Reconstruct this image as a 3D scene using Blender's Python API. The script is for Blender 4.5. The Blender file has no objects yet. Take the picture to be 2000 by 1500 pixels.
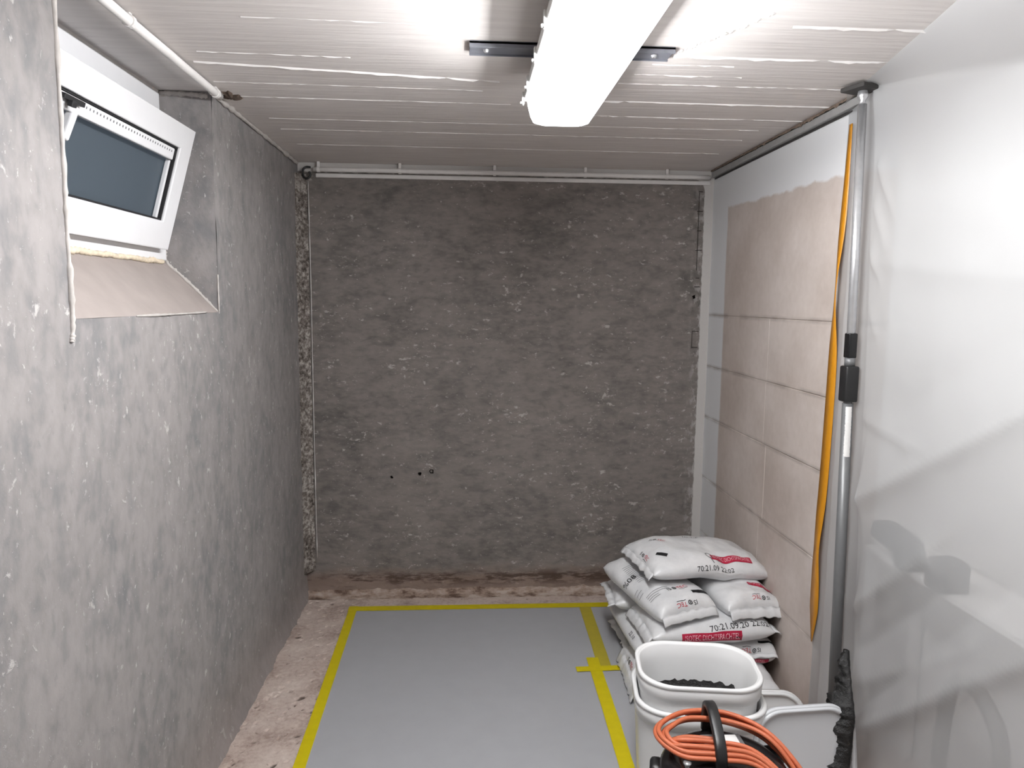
import bpy, bmesh, math, random
from mathutils import Vector, Matrix, noise
random.seed(7)
sc = bpy.context.scene
COL = sc.collection
PI = math.pi

# ------------------------------------------------------------------ camera, world, exposure
W, D, H = 2.132, 3.731, 2.25
cam_d = bpy.data.cameras.new('camera')
cam_d.sensor_width = 36.0
cam_d.sensor_fit = 'HORIZONTAL'
cam_d.lens = 1390.95 / 2000 * 36.0
cam_d.clip_start = 0.02
cam = bpy.data.objects.new('camera', cam_d)
COL.objects.link(cam)
rt = Vector((0.99801648, -0.06215724, 0.00997926))
up = Vector((-0.00271633, 0.11585267, 0.9932627))
fw = Vector((0.06289459, 0.99131964, -0.11545403))
m = Matrix((( rt.x, up.x, -fw.x, 0.8517), (rt.y, up.y, -fw.y, 0.0), (rt.z, up.z, -fw.z, 1.5695), (0, 0, 0, 1)))
cam.matrix_world = m
sc.camera = cam

TUBE_POWER = 95.0
world = bpy.data.worlds.new('dusk')
sc.world = world
world.use_nodes = True
bg = world.node_tree.nodes['Background']
bg.inputs[0].default_value = (0.56, 0.68, 0.80, 1)
bg.inputs[1].default_value = 0.19
sc.view_settings.view_transform = 'Standard'
sc.view_settings.look = 'None'
sc.view_settings.gamma = 1.0
sc.view_settings.use_curve_mapping = False
sc.view_settings.exposure = 1.0
try:
    sc.cycles.max_bounces = 10; sc.cycles.use_denoising = True
    sc.cycles.diffuse_bounces = 6
    sc.cycles.sample_clamp_indirect = 4.0
    sc.cycles.caustics_reflective = False
    sc.cycles.caustics_refractive = False
except Exception:
    pass

# ------------------------------------------------------------------ helpers
def S(v):            # sRGB 0..255 -> linear
    v = v / 255.0
    return v / 12.92 if v <= 0.04045 else ((v + 0.055) / 1.055) ** 2.4
def rgb(r, g, b): return (S(r), S(g), S(b), 1.0)

def obj(name, verts, faces, mat=None, parent=None, smooth=True, mats=None):
    me = bpy.data.meshes.new(name)
    me.from_pydata([tuple(v) for v in verts], [], [tuple(f) for f in faces])
    me.validate()
    if mat: me.materials.append(mat)
    if smooth:
        me.polygons.foreach_set('use_smooth', [True] * len(me.polygons))
    me.update()
    o = bpy.data.objects.new(name, me)
    COL.objects.link(o)
    if parent: o.parent = parent
    return o

def bmobj(name, bm, mat=None, parent=None, smooth=False):
    me = bpy.data.meshes.new(name)
    bmesh.ops.recalc_face_normals(bm, faces=bm.faces[:])
    bm.to_mesh(me); bm.free()
    if mat: me.materials.append(mat)
    if smooth: me.polygons.foreach_set('use_smooth', [True] * len(me.polygons))
    o = bpy.data.objects.new(name, me)
    COL.objects.link(o)
    if parent: o.parent = parent
    return o

def empty(name, loc=(0, 0, 0), parent=None):
    o = bpy.data.objects.new(name, None)
    o.empty_display_size = 0.05
    o.location = loc
    COL.objects.link(o)
    if parent: o.parent = parent
    return o

def tag(o, label=None, cat=None, group=None, kind=None):
    if label: o['label'] = label
    if cat: o['category'] = cat
    if group: o['group'] = group
    if kind: o['kind'] = kind
    return o

def add_box(bm, c, s, rot=None, bevel=0.0, seg=2):
    r = bmesh.ops.create_cube(bm, size=1.0)
    vs = r['verts']
    for v in vs:
        v.co = Vector((v.co.x * s[0], v.co.y * s[1], v.co.z * s[2]))
    if bevel > 0:
        es = list({e for v in vs for e in v.link_edges})
        q = bmesh.ops.bevel(bm, geom=es, offset=bevel, segments=seg, affect='EDGES', profile=0.5)
        vs = list({v for f in q['faces'] for v in f.verts} | {v for v in vs if v.is_valid})
    for v in vs:
        co = v.co.copy()
        if rot is not None: co = rot @ co
        v.co = co + Vector(c)
    return vs

def box(name, c, s, mat, parent=None, rot=None, bevel=0.002, seg=2, smooth=False):
    bm = bmesh.new()
    add_box(bm, c, s, rot, bevel, seg)
    return bmobj(name, bm, mat, parent, smooth)

def grid_faces(nu, nv, closed_u=False, flip=False):
    fs = []
    for j in range(nv - 1):
        for i in range(nu if closed_u else nu - 1):
            a = j * nu + i; b = j * nu + (i + 1) % nu
            f = (a, b, b + nu, a + nu)
            fs.append(f[::-1] if flip else f)
    return fs

def tube_geo(pts, r, n=10, closed=False, caps=True, rfun=None):
    pts = [Vector(p) for p in pts]
    N = len(pts)
    verts, faces = [], []
    prev = None
    for i, p in enumerate(pts):
        if closed: t = pts[(i + 1) % N] - pts[i - 1]
        else: t = pts[min(i + 1, N - 1)] - pts[max(i - 1, 0)]
        t.normalize()
        if prev is None:
            a = Vector((0, 0, 1)) if abs(t.z) < 0.9 else Vector((1, 0, 0))
            nrm = (a - t * a.dot(t)).normalized()
        else:
            nrm = (prev - t * prev.dot(t)).normalized()
        prev = nrm
        b = t.cross(nrm)
        rr = rfun(i / (N - 1)) if rfun else r
        for k in range(n):
            a = 2 * PI * k / n
            verts.append(p + nrm * (math.cos(a) * rr) + b * (math.sin(a) * rr))
    for i in range(N - 1 if not closed else N):
        for k in range(n):
            a = i * n + k; b = i * n + (k + 1) % n
            j = ((i + 1) % N) * n
            faces.append((a, b, j + (k + 1) % n, j + k))
    if caps and not closed:
        faces.append(tuple(range(n))[::-1])
        faces.append(tuple((N - 1) * n + k for k in range(n)))
    return verts, faces

def tube(name, pts, r, mat, parent=None, n=10, closed=False, rfun=None, smooth=True):
    v, f = tube_geo(pts, r, n, closed, True, rfun)
    o = obj(name, v, f, mat, parent, smooth)
    return o

def catmull(P, k=8, closed=False):
    P = [Vector(p) for p in P]; out = []; N = len(P)
    rng = range(N) if closed else range(N - 1)
    for i in rng:
        if closed: p0, p1, p2, p3 = P[i - 1], P[i], P[(i + 1) % N], P[(i + 2) % N]
        else: p0, p1, p2, p3 = P[max(i - 1, 0)], P[i], P[i + 1], P[min(i + 2, N - 1)]
        for j in range(k):
            t = j / k
            out.append(0.5 * ((2 * p1) + (p2 - p0) * t + (2 * p0 - 5 * p1 + 4 * p2 - p3) * t * t + (3 * p1 - p0 - 3 * p2 + p3) * t ** 3))
    if not closed: out.append(P[-1])
    return out

def rrect(w, d, r, n=10):
    pts = []
    for cx, cy, a0 in ((w/2 - r, d/2 - r, 0), (-w/2 + r, d/2 - r, PI/2), (-w/2 + r, -d/2 + r, PI), (w/2 - r, -d/2 + r, 1.5*PI)):
        for i in range(n + 1):
            a = a0 + i / n * PI / 2
            pts.append((cx + r * math.cos(a), cy + r * math.sin(a)))
    return pts

def loft(name, rings, mat, parent=None, cap0=False, cap1=False, smooth=True):
    n = len(rings[0]); verts = [p for r in rings for p in r]
    faces = grid_faces(n, len(rings), True)
    if cap0: faces.append(tuple(range(n))[::-1])
    if cap1: faces.append(tuple((len(rings) - 1) * n + k for k in range(n)))
    return obj(name, verts, faces, mat, parent, smooth)

def ns(x, y, z=0.0, s=1.0, oct=3):
    return noise.fractal(Vector((x * s, y * s, z * s)), 1.0, 2.0, oct)

# ------------------------------------------------------------------ materials
class N:
    def __init__(self, name):
        self.m = bpy.data.materials.new(name); self.m.use_nodes = True
        self.t = self.m.node_tree; self.t.nodes.clear()
        self.out = self.t.nodes.new('ShaderNodeOutputMaterial')
    def n(self, typ, **kw):
        nd = self.t.nodes.new(typ)
        for k, v in kw.items(): setattr(nd, k, v)
        return nd
    def l(self, a, b): self.t.links.new(a, b)
    def put(self, sock, v):
        if isinstance(v, bpy.types.NodeSocket): self.l(v, sock)
        else: sock.default_value = v
    def coord(self, scale=(1, 1, 1), kind='Object', rot=(0, 0, 0)):
        c = self.n('ShaderNodeTexCoord'); mp = self.n('ShaderNodeMapping')
        mp.inputs['Scale'].default_value = scale; mp.inputs['Rotation'].default_value = rot
        self.l(c.outputs[kind], mp.inputs['Vector']); return mp.outputs[0]
    def noise(self, vec, scale, detail=4, rough=0.55, dist=0.0):
        nd = self.n('ShaderNodeTexNoise')
        self.l(vec, nd.inputs['Vector']); nd.inputs['Scale'].default_value = scale
        nd.inputs['Detail'].default_value = detail; nd.inputs['Roughness'].default_value = rough
        nd.inputs['Distortion'].default_value = dist
        return nd.outputs['Fac']
    def ramp(self, fac, stops):
        r = self.n('ShaderNodeValToRGB'); e = r.color_ramp.elements
        while len(e) < len(stops): e.new(0.5)
        for el, (p, c) in zip(e, stops):
            el.position = p; el.color = c if len(c) == 4 else (*c, 1)
        self.put(r.inputs[0], fac); return r.outputs[0]
    def mix(self, fac, a, b, mode='MIX'):
        x = self.n('ShaderNodeMix', data_type='RGBA', blend_type=mode)
        self.put(x.inputs[0], fac); self.put(x.inputs[6], a); self.put(x.inputs[7], b); return x.outputs[2]
    def math(self, op, a, b=0.0, c=None, clamp=False):
        x = self.n('ShaderNodeMath', operation=op); x.use_clamp = clamp
        self.put(x.inputs[0], a); self.put(x.inputs[1], b)
        if c is not None: self.put(x.inputs[2], c)
        return x.outputs[0]
    def step(self, v, lo, hi):
        x = self.n('ShaderNodeMapRange'); x.clamp = True
        self.put(x.inputs[0], v); self.put(x.inputs[1], lo); self.put(x.inputs[2], hi)
        return x.outputs[0]
    def xyz(self):
        c = self.n('ShaderNodeTexCoord'); s = self.n('ShaderNodeSeparateXYZ'); self.l(c.outputs['Object'], s.inputs[0]); return s.outputs
    def bump(self, h, strength=0.3, dist=0.01):
        b = self.n('ShaderNodeBump'); b.inputs['Strength'].default_value = strength; b.inputs['Distance'].default_value = dist
        self.l(h, b.inputs['Height']); return b.outputs[0]
    def pbr(self, col, rough=0.6, metal=0.0, normal=None, spec=0.5, **kw):
        p = self.n('ShaderNodeBsdfPrincipled')
        self.put(p.inputs['Base Color'], col); self.put(p.inputs['Roughness'], rough)
        self.put(p.inputs['Metallic'], metal); p.inputs['Specular IOR Level'].default_value = spec
        if normal is not None: self.l(normal, p.inputs['Normal'])
        for k, v in kw.items(): self.put(p.inputs[k], v)
        self.p = p; return p.outputs[0]
    def done(self, sh): self.l(sh, self.out.inputs['Surface']); return self.m

def simple(name, col, rough=0.5, metal=0.0, spec=0.5, var=0.06, nscale=40, bump=0.05):
    b = N(name); v = b.coord()
    f = b.noise(v, nscale, 3)
    lo = tuple(c * (1 - var) for c in col[:3]) + (1,); hi = tuple(min(1, c * (1 + var)) for c in col[:3]) + (1,)
    c = b.ramp(f, [(0.3, lo), (0.7, hi)])
    nm = b.bump(f, bump, 0.002) if bump else None
    return b.done(b.pbr(c, rough, metal, nm, spec))

def plaster_nodes(b, stretch, dark, mid, light, speck, seed=0.0):
    """scraped cement plaster: soft grey mottling, trowel smears, small pale flecks"""
    v = b.coord(); vs = b.coord(scale=stretch)
    big = b.noise(v, 2.2, 4, 0.6)
    med = b.noise(vs, 9.0, 5, 0.6, 0.4)
    fin = b.noise(vs, 34.0, 4, 0.6)
    f = b.math('ADD', b.math('MULTIPLY', big, 0.40), b.math('ADD', b.math('MULTIPLY', med, 0.38), b.math('MULTIPLY', fin, 0.22)))
    col = b.ramp(f, [(0.34, dark), (0.5, mid), (0.66, light)])
    smear = b.noise(b.coord(scale=tuple(s * 1.0 for s in stretch), rot=(0.2, 0.1, 0.3)), 14, 3, 0.5)
    dk = b.step(smear, 0.60, 0.74)
    col = b.mix(b.math('MULTIPLY', dk, 0.28), col, dark)
    sp = b.noise(b.coord(scale=tuple(0.5 + 0.5 * q for q in stretch)), 27.0, 5, 0.62, 0.3)
    gate = b.noise(v, 5.0, 2)
    gg = b.math('MULTIPLY', b.math('SUBTRACT', gate, 0.5), 0.22)
    blot = b.noise(vs, 17.0, 3, 0.5, 0.3)
    col = b.mix(b.math('MULTIPLY', b.step(blot, 0.50, 0.68), 0.45), col, light)
    col = b.mix(b.math('MULTIPLY', b.step(blot, 0.48, 0.32), 0.38), col, dark)
    spk = b.step(b.math('ADD', sp, gg), 0.625, 0.70)
    sp2 = b.noise(b.coord(scale=stretch, rot=(0.5, 0.3, 0.1)), 70.0, 3, 0.6, 0.2)
    spk2 = b.step(b.math('ADD', sp2, gg), 0.66, 0.74)
    spk = b.math('MAXIMUM', spk, spk2)
    col = b.mix(b.math('MULTIPLY', spk, 0.75), col, speck)
    sp3 = b.noise(b.coord(scale=stretch, rot=(0.1, 0.7, 0.4)), 22.0, 5, 0.65, 0.5)
    dk3 = b.step(b.math('SUBTRACT', sp3, gg), 0.60, 0.72)
    col = b.mix(b.math('MULTIPLY', dk3, 0.45), col, dark)
    hgt = b.math('ADD', b.math('MULTIPLY', med, 0.5), b.math('ADD', b.math('MULTIPLY', fin, 0.35), b.math('MULTIPLY', spk, 0.25)))
    return col, hgt

def mat_left():
    b = N('scraped_plaster_left')
    c, h = plaster_nodes(b, (1.0, 1.15, 0.75), rgb(113,113,115), rgb(138,134,133), rgb(152,147,146), rgb(192,188,186))
    x = b.xyz()
    # damp pinkish zone at the wall foot
    ft = b.step(b.math('ADD', x[2], b.math('MULTIPLY', b.noise(b.coord(), 6, 3), 0.25)), 0.42, 0.12)
    c = b.mix(b.math('MULTIPLY', ft, 0.5), c, rgb(150,140,136))
    return b.done(b.pbr(c, 0.85, 0, b.bump(h, 0.5, 0.012), 0.2))

def mat_back():
    b = N('scraped_plaster_back')
    c, h = plaster_nodes(b, (0.8, 1.0, 1.7), rgb(92,90,87), rgb(124,118,114), rgb(137,130,126), rgb(186,181,176))
    x = b.xyz()
    n1 = b.noise(b.coord(), 22, 4)
    nn = b.math('MULTIPLY', b.math('SUBTRACT', n1, 0.5), 0.05)
    # damp brown stain near the foot
    ft = b.step(b.math('ADD', x[2], b.math('MULTIPLY', b.math('SUBTRACT', b.noise(b.coord(scale=(0.5,1,1.5)), 14, 5, 0.65), 0.5), 0.12)), 0.15, 0.07)
    c = b.mix(b.math('MULTIPLY', ft, 0.75), c, rgb(134,114,102))
    st = b.noise(b.coord(scale=(0.35, 1, 1.6)), 20, 5, 0.7)
    band = b.math('MULTIPLY', b.step(x[2], 0.02, 0.06), b.step(x[2], 0.13, 0.09))
    dk = b.math('MULTIPLY', b.step(b.math('ADD', st, b.math('MULTIPLY', x[0], 0.05)), 0.52, 0.62), band)
    c = b.mix(b.math('MULTIPLY', dk, 0.8), c, rgb(66, 50, 42))
    # white painted margin under the pipe and beside the right corner
    dx = b.math('MAXIMUM', b.math('SUBTRACT', x[0], 2.03), 0.0)
    dz = b.math('MAXIMUM', b.math('SUBTRACT', x[2], 2.15), 0.0)
    dd = b.math('SQRT', b.math('ADD', b.math('MULTIPLY', dx, dx), b.math('MULTIPLY', dz, dz)))
    wm = b.step(b.math('ADD', dd, b.math('MULTIPLY', nn, 0.35)), 0.053, 0.058)
    # ragged scraped edge of paint beside the corner
    rag = b.noise(b.coord(scale=(1, 1, 0.6)), 26, 5, 0.65)
    rg = b.math('MULTIPLY', b.step(x[0], 2.02, 2.09), b.step(rag, 0.50, 0.58))
    wm = b.math('MAXIMUM', wm, b.math('MULTIPLY', rg, 0.55))
    c = b.mix(wm, c, rgb(196,193,190))
    return b.done(b.pbr(c, 0.85, 0, b.bump(h, 0.45, 0.010), 0.2))

def mat_right():
    b = N('block_skim')
    x = b.xyz(); v = b.coord()
    n1 = b.noise(v, 3.0, 4); n2 = b.noise(v, 30, 3)
    raw = b.ramp(b.math('ADD', b.math('MULTIPLY', n1, 0.8), b.math('MULTIPLY', n2, 0.2)), [(0.35, rgb(178,166,158)), (0.65, rgb(200,190,184))])
    e = b.math('MULTIPLY', b.math('SUBTRACT', b.noise(v, 9, 4), 0.5), 0.05)
    top = b.math('ADD', b.math('ADD', x[2], b.math('MULTIPLY', b.math('SUBTRACT', x[1], 3.0), -0.028)), e)
    w1 = b.step(top, 2.018, 2.03)
    w2 = b.step(b.math('ADD', x[1], b.math('MULTIPLY', e, 0.4)), 3.50, 3.515)
    c = b.mix(b.math('MAXIMUM', w1, w2), raw, rgb(216,217,219))
    ft = b.step(b.math('ADD', x[2], b.math('MULTIPLY', n1, 0.2)), 0.30, 0.1)
    c = b.mix(b.math('MULTIPLY', ft, 0.6), c, rgb(150,134,122))
    # darker bands along the block joints, broken up by noise
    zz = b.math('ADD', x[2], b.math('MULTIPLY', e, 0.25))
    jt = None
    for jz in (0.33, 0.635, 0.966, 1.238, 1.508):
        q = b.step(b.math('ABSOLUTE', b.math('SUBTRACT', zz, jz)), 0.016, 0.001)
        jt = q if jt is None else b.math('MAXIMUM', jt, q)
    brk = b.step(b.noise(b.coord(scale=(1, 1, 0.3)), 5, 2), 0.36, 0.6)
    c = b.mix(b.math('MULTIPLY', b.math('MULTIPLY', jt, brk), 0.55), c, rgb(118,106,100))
    return b.done(b.pbr(c, 0.8, 0, b.bump(n2, 0.15, 0.003), 0.25))

def mat_ceiling():
    b = N('painted_board_formed_concrete')
    v = b.coord(scale=(0.5, 6, 1))
    n1 = b.noise(v, 9, 4); n2 = b.noise(b.coord(), 2.0, 3)
    c = b.ramp(b.math('ADD', b.math('MULTIPLY', n1, 0.5), b.math('MULTIPLY', n2, 0.5)), [(0.35, rgb(208,202,199)), (0.65, rgb(224,219,216))])
    return b.done(b.pbr(c, 0.75, 0, b.bump(n1, 0.35, 0.006), 0.25))

def mat_floor():
    b = N('rough_concrete_floor')
    v = b.coord()
    n1 = b.noise(v, 5, 5); n2 = b.noise(v, 60, 5, 0.65)
    c = b.ramp(b.math('ADD', b.math('MULTIPLY', n1, 0.6), b.math('MULTIPLY', n2, 0.4)), [(0.34, rgb(146,128,119)), (0.5, rgb(186,170,161)), (0.66, rgb(204,191,182))])
    sp = b.step(b.noise(v, 38, 4, 0.7), 0.635, 0.70)
    c = b.mix(b.math('MULTIPLY', sp, 0.6), c, rgb(96, 80, 72))
    xz = b.xyz()
    c = b.mix(b.math('MULTIPLY', b.step(xz[2], -0.0085, -0.014), 0.85), c, rgb(70, 58, 52))
    return b.done(b.pbr(c, 0.9, 0, b.bump(n2, 0.5, 0.008), 0.15))

def mat_chase():
    b = N('hacked_concrete')
    v = b.coord()
    n1 = b.noise(v, 55, 6, 0.7); n2 = b.noise(v, 12, 3)
    c = b.ramp(b.math('ADD', b.math('MULTIPLY', n1, 0.75), b.math('MULTIPLY', n2, 0.25)), [(0.36, rgb(66,60,55)), (0.5, rgb(140,132,126)), (0.62, rgb(205,200,194))])
    return b.done(b.pbr(c, 0.95, 0, b.bump(n1, 0.8, 0.02), 0.1))

def mat_film():
    b = N('translucent_builders_film')
    v = b.coord()
    n1 = b.noise(v, 3.0, 3)
    nm = b.bump(n1, 0.08, 0.02)
    d = b.pbr(rgb(196, 197, 198), 0.27, 0, nm, 0.4)
    tr = b.n('ShaderNodeBsdfTranslucent'); tr.inputs[0].default_value = (0.84, 0.85, 0.85, 1)
    rf = b.n('ShaderNodeBsdfTransparent'); rf.inputs[0].default_value = (0.95, 0.95, 0.96, 1)
    m1 = b.n('ShaderNodeMixShader'); m1.inputs[0].default_value = 0.62
    b.l(tr.outputs[0], m1.inputs[1]); b.l(rf.outputs[0], m1.inputs[2])
    m2 = b.n('ShaderNodeMixShader'); m2.inputs[0].default_value = 0.56
    b.l(d, m2.inputs[1]); b.l(m1.outputs[0], m2.inputs[2])
    return b.done(m2.outputs[0])

def mat_glass_frost():
    b = N('obscured_window_glass')
    v = b.coord(); n1 = b.noise(v, 220, 2)
    nm = b.bump(n1, 0.15, 0.002)
    p = b.pbr(rgb(112, 122, 130), 0.22, 0, nm, 0.5)
    tr = b.n('ShaderNodeBsdfTranslucent'); tr.inputs[0].default_value = (0.60, 0.63, 0.66, 1)
    m2 = b.n('ShaderNodeMixShader'); m2.inputs[0].default_value = 0.72
    b.l(p, m2.inputs[1]); b.l(tr.outputs[0], m2.inputs[2])
    return b.done(m2.outputs[0])

def mat_diffuser():
    b = N('clear_ribbed_lamp_cover')
    t = b.n('ShaderNodeBsdfTransparent'); t.inputs[0].default_value = (0.80, 0.80, 0.80, 1)
    e = b.n('ShaderNodeEmission'); e.inputs[0].default_value = (0.99, 0.995, 1, 1); e.inputs[1].default_value = 1.3
    a = b.n('ShaderNodeAddShader'); b.l(t.outputs[0], a.inputs[0]); b.l(e.outputs[0], a.inputs[1])
    return b.done(a.outputs[0])

def mat_emit(name, col, s):
    b = N(name); e = b.n('ShaderNodeEmission'); e.inputs[0].default_value = col; e.inputs[1].default_value = s
    return b.done(e.outputs[0])

def mat_bitumen():
    b = N('black_bitumen')
    v = b.coord(); n1 = b.noise(v, 60, 5, 0.7)
    c = b.ramp(n1, [(0.35, (0.003, 0.003, 0.003, 1)), (0.75, (0.018, 0.017, 0.017, 1))])
    return b.done(b.pbr(c, 0.45, 0, b.bump(n1, 0.7, 0.01), 0.5))

def mat_tape_yellow(name, col):
    return simple(name, col, 0.38, 0, 0.5, 0.05, 30, 0.03)

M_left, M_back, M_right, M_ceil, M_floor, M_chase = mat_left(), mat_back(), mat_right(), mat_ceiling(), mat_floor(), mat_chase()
M_film, M_frost, M_diff, M_bit = mat_film(), mat_glass_frost(), mat_diffuser(), mat_bitumen()
M_tube = mat_emit('fluorescent_tube', (0.985, 0.99, 1.0, 1), TUBE_POWER)
M_white_paint = simple('white_paint', rgb(218, 215, 213), 0.7, 0, 0.25, 0.05, 18, 0.2)
M_pvc = simple('white_window_plastic', rgb(226, 226, 228), 0.3, 0, 0.5, 0.01, 20, 0.0)
M_gasket = simple('black_rubber', rgb(28, 28, 30), 0.6)
M_foam = simple('yellowed_mounting_foam', rgb(214, 200, 178), 0.9, 0, 0.2, 0.15, 60, 0.6)
M_board = simple('grey_floor_sheet', rgb(160, 161, 164), 0.55, 0, 0.35, 0.02, 12, 0.03)
M_yel = mat_tape_yellow('yellow_tape', rgb(198, 182, 10))
M_yel_pale = mat_tape_yellow('worn_yellow_tape', rgb(172, 158, 50))
M_orange_tape = mat_tape_yellow('amber_tape', rgb(190, 128, 22))
M_steel = simple('galvanised_steel', rgb(205, 206, 208), 0.25, 0.7, 0.5, 0.08, 30, 0.05)
M_alu = simple('grey_painted_tube', rgb(108, 109, 110), 0.38, 0.2, 0.5, 0.05, 30, 0.03)
M_blackpl = simple('black_plastic', rgb(26, 26, 27), 0.42, 0, 0.5, 0.1, 60, 0.08)
M_blackgl = simple('glossy_black_plastic', rgb(20, 20, 21), 0.22, 0, 0.5, 0.1, 40, 0.03)
M_plate_gap = simple('dark_plate_and_gap_shade', rgb(52, 50, 49), 0.7)
M_zinc = simple('grey_metal_rail', rgb(128, 130, 138), 0.45, 0.3, 0.5, 0.1, 30, 0.05)
M_bucket = simple('white_bucket_plastic', rgb(232, 232, 232), 0.28, 0, 0.5, 0.015, 10, 0.02)
M_lid = simple('grey_white_lid_plastic', rgb(206, 208, 211), 0.35, 0, 0.5, 0.015, 10, 0.02)
M_cable = simple('orange_cable_rubber', rgb(182, 98, 66), 0.5, 0, 0.4, 0.06, 30, 0.04)
M_red = simple('dark_red_print', rgb(172, 30, 62), 0.4, 0, 0.4, 0.08, 60, 0.0)
M_redtx = simple('red_print', rgb(186, 36, 52), 0.4, 0, 0.4, 0.05, 60, 0.0)
M_blacktx = simple('black_print', rgb(30, 30, 32), 0.5, 0, 0.3, 0.05, 60, 0.0)
M_greytx = simple('grey_print', rgb(105, 105, 108), 0.5, 0, 0.3, 0.05, 60, 0.0)
M_pinktx = simple('pale_print', rgb(226, 176, 186), 0.5, 0, 0.3, 0.05, 60, 0.0)
M_pencil = simple('pencil_line', rgb(62, 58, 55), 0.8, 0, 0.2, 0.1, 60, 0.0)
M_hole = simple('dark_hole', rgb(16, 12, 11), 0.95, 0, 0.05, 0.2, 60, 0.4)
def mat_bag():
    b = N('white_woven_sack'); v = b.coord()
    n1 = b.noise(v, 14, 4, 0.6); n2 = b.noise(b.coord(scale=(1, 3, 1)), 30, 3)
    c = b.ramp(n1, [(0.3, rgb(206, 207, 209)), (0.7, rgb(223, 223, 224))])
    return b.done(b.pbr(c, 0.30, 0, b.bump(b.math('ADD', n1, b.math('MULTIPLY', n2, 0.3)), 0.22, 0.012), 0.5))
M_bag = mat_bag()

# ------------------------------------------------------------------ the room
def struct(o, label=None): return tag(o, label, None, None, 'structure')

# floor: fine relief along the left wall and to the right, plain elsewhere
def floor_z(x, y):
    z = 0.004 * ns(x, y, 0, 9, 4)
    for px, py, pr, pd in PITS:
        d = math.hypot(x - px, y - py) / pr
        if d < 1: z -= pd * (1 - d * d) ** 2
    return min(z - 0.004, 0.0)
PITS = []
for i in range(260):
    PITS.append((random.uniform(0.0, 0.27), random.uniform(1.9, 3.7), random.uniform(0.004, 0.011) * random.choice((1, 1, 1.8)), random.uniform(0.006, 0.016)))
verts, faces = [], []
nx, ny = 38, 220
for j in range(ny):
    for i in range(nx):
        x = -0.03 + 0.33 * i / (nx - 1); y = 1.85 + (3.78 - 1.85) * j / (ny - 1)
        verts.append((x, y, floor_z(x, y) if i < nx - 1 else -0.004))
faces += grid_faces(nx, ny)
def addquad(q):
    k = len(verts); verts.extend(q); faces.append((k, k + 1, k + 2, k + 3))
addquad([(0.30, -1.6, -0.004), (2.8, -1.6, -0.004), (2.8, 3.78, -0.004), (0.30, 3.78, -0.004)])
addquad([(-0.03, -1.6, -0.004), (0.30, -1.6, -0.004), (0.30, 1.85, -0.004), (-0.03, 1.85, -0.004)])
k = len(verts)
verts += [(-0.03, -1.6, -0.15), (2.8, -1.6, -0.15), (2.8, 3.78, -0.15), (-0.03, 3.78, -0.15)]
faces.append((k + 3, k + 2, k + 1, k))
floor = struct(obj('floor', verts, faces, M_floor, smooth=False), 'rough pinkish concrete floor pitted along the left wall')

# ceiling slab
ceiling = struct(box('ceiling', (1.2, 1.1, H + 0.06), (3.3, 5.5, 0.12), M_ceil, bevel=0), 'white painted board-marked concrete ceiling')
def ridge(y0, x0, x1, slope=0.0, w=0.004, h=0.004, gaps=0.0, seed=0):
    rnd = random.Random(seed); v, f = [], []
    n = max(6, int((x1 - x0) / 0.02)); prev = False
    for i in range(n):
        x = x0 + (x1 - x0) * i / (n - 1); y = y0 + slope * (x - x0) + 0.003 * ns(x, y0, seed, 8, 3)
        hh = h * (0.55 + 0.9 * abs(ns(x, y0, seed + 3, 18, 3))); ww = w * (0.6 + 0.8 * abs(ns(x, seed, 1, 14, 2)))
        if rnd.random() < gaps and 0 < i < n - 1: hh = 0.0004
        v += [(x, y - ww, H + 0.0005), (x, y, H - hh), (x, y + ww, H + 0.0005)]
    for i in range(n - 1):
        a = i * 3
        f += [(a, a + 3, a + 4, a + 1), (a + 1, a + 4, a + 5, a + 2)]
    return obj('board_seam', v, f, M_white_paint, ceiling, False)
for i, (y, x0, x1, sl, w, h, g) in enumerate([
        (2.206, 0.06, 0.95, 0.12, 0.005, 0.006, 0.05), (2.12, 0.10, 0.52, 0.03, 0.003, 0.003, 0.4), (2.036, 1.42, 2.05, 0.0, 0.007, 0.006, 0.05),
        (2.110, 1.38, 1.62, 0.0, 0.004, 0.004, 0.3), (2.205, 1.35, 1.68, 0.0, 0.006, 0.004, 0.3), (2.295, 1.32, 2.10, 0.0, 0.003, 0.003, 0.35),
        (2.495, 1.30, 2.11, 0.0, 0.005, 0.005, 0.05), (2.691, 1.2, 2.11, 0.0, 0.003, 0.003, 0.1), (2.40, 0.05, 0.90, 0.02, 0.002, 0.002, 0.3),
        (2.56, 0.05, 1.0, 0.01, 0.003, 0.0025, 0.1), (2.85, 0.1, 2.0, 0.0, 0.002, 0.002, 0.1), (3.02, 0.1, 2.0, 0.0, 0.002, 0.002, 0.2),
        (3.30, 0.1, 2.0, 0.0, 0.002, 0.002, 0.1), (1.86, 0.30, 0.75, 0.02, 0.003, 0.003, 0.4), (1.80, 1.65, 2.0, 0.0, 0.006, 0.007, 0.2), (1.62, 0.5, 1.6, 0.0, 0.003, 0.003, 0.3)]):
    ridge(y, x0, x1, sl, w, h, g, i)
# plaster crumbs running away from the rail
for i in range(26):
    t = i / 25
    x = 1.415 + 0.16 * t + random.uniform(-.006, .006); y = 2.03 - 0.30 * t
    if random.random() < 0.8:
        bm = bmesh.new(); bmesh.ops.create_icosphere(bm, subdivisions=1, radius=random.uniform(0.003, 0.007))
        for v in bm.verts: v.co = Vector((v.co.x * 1.0, v.co.y * 1.6, v.co.z * 0.45)) + Vector((x, y, H)) + Vector((random.uniform(-.001, .001), 0, 0))
        bmobj('plaster_crumb', bm, M_white_paint, ceiling)

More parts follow.
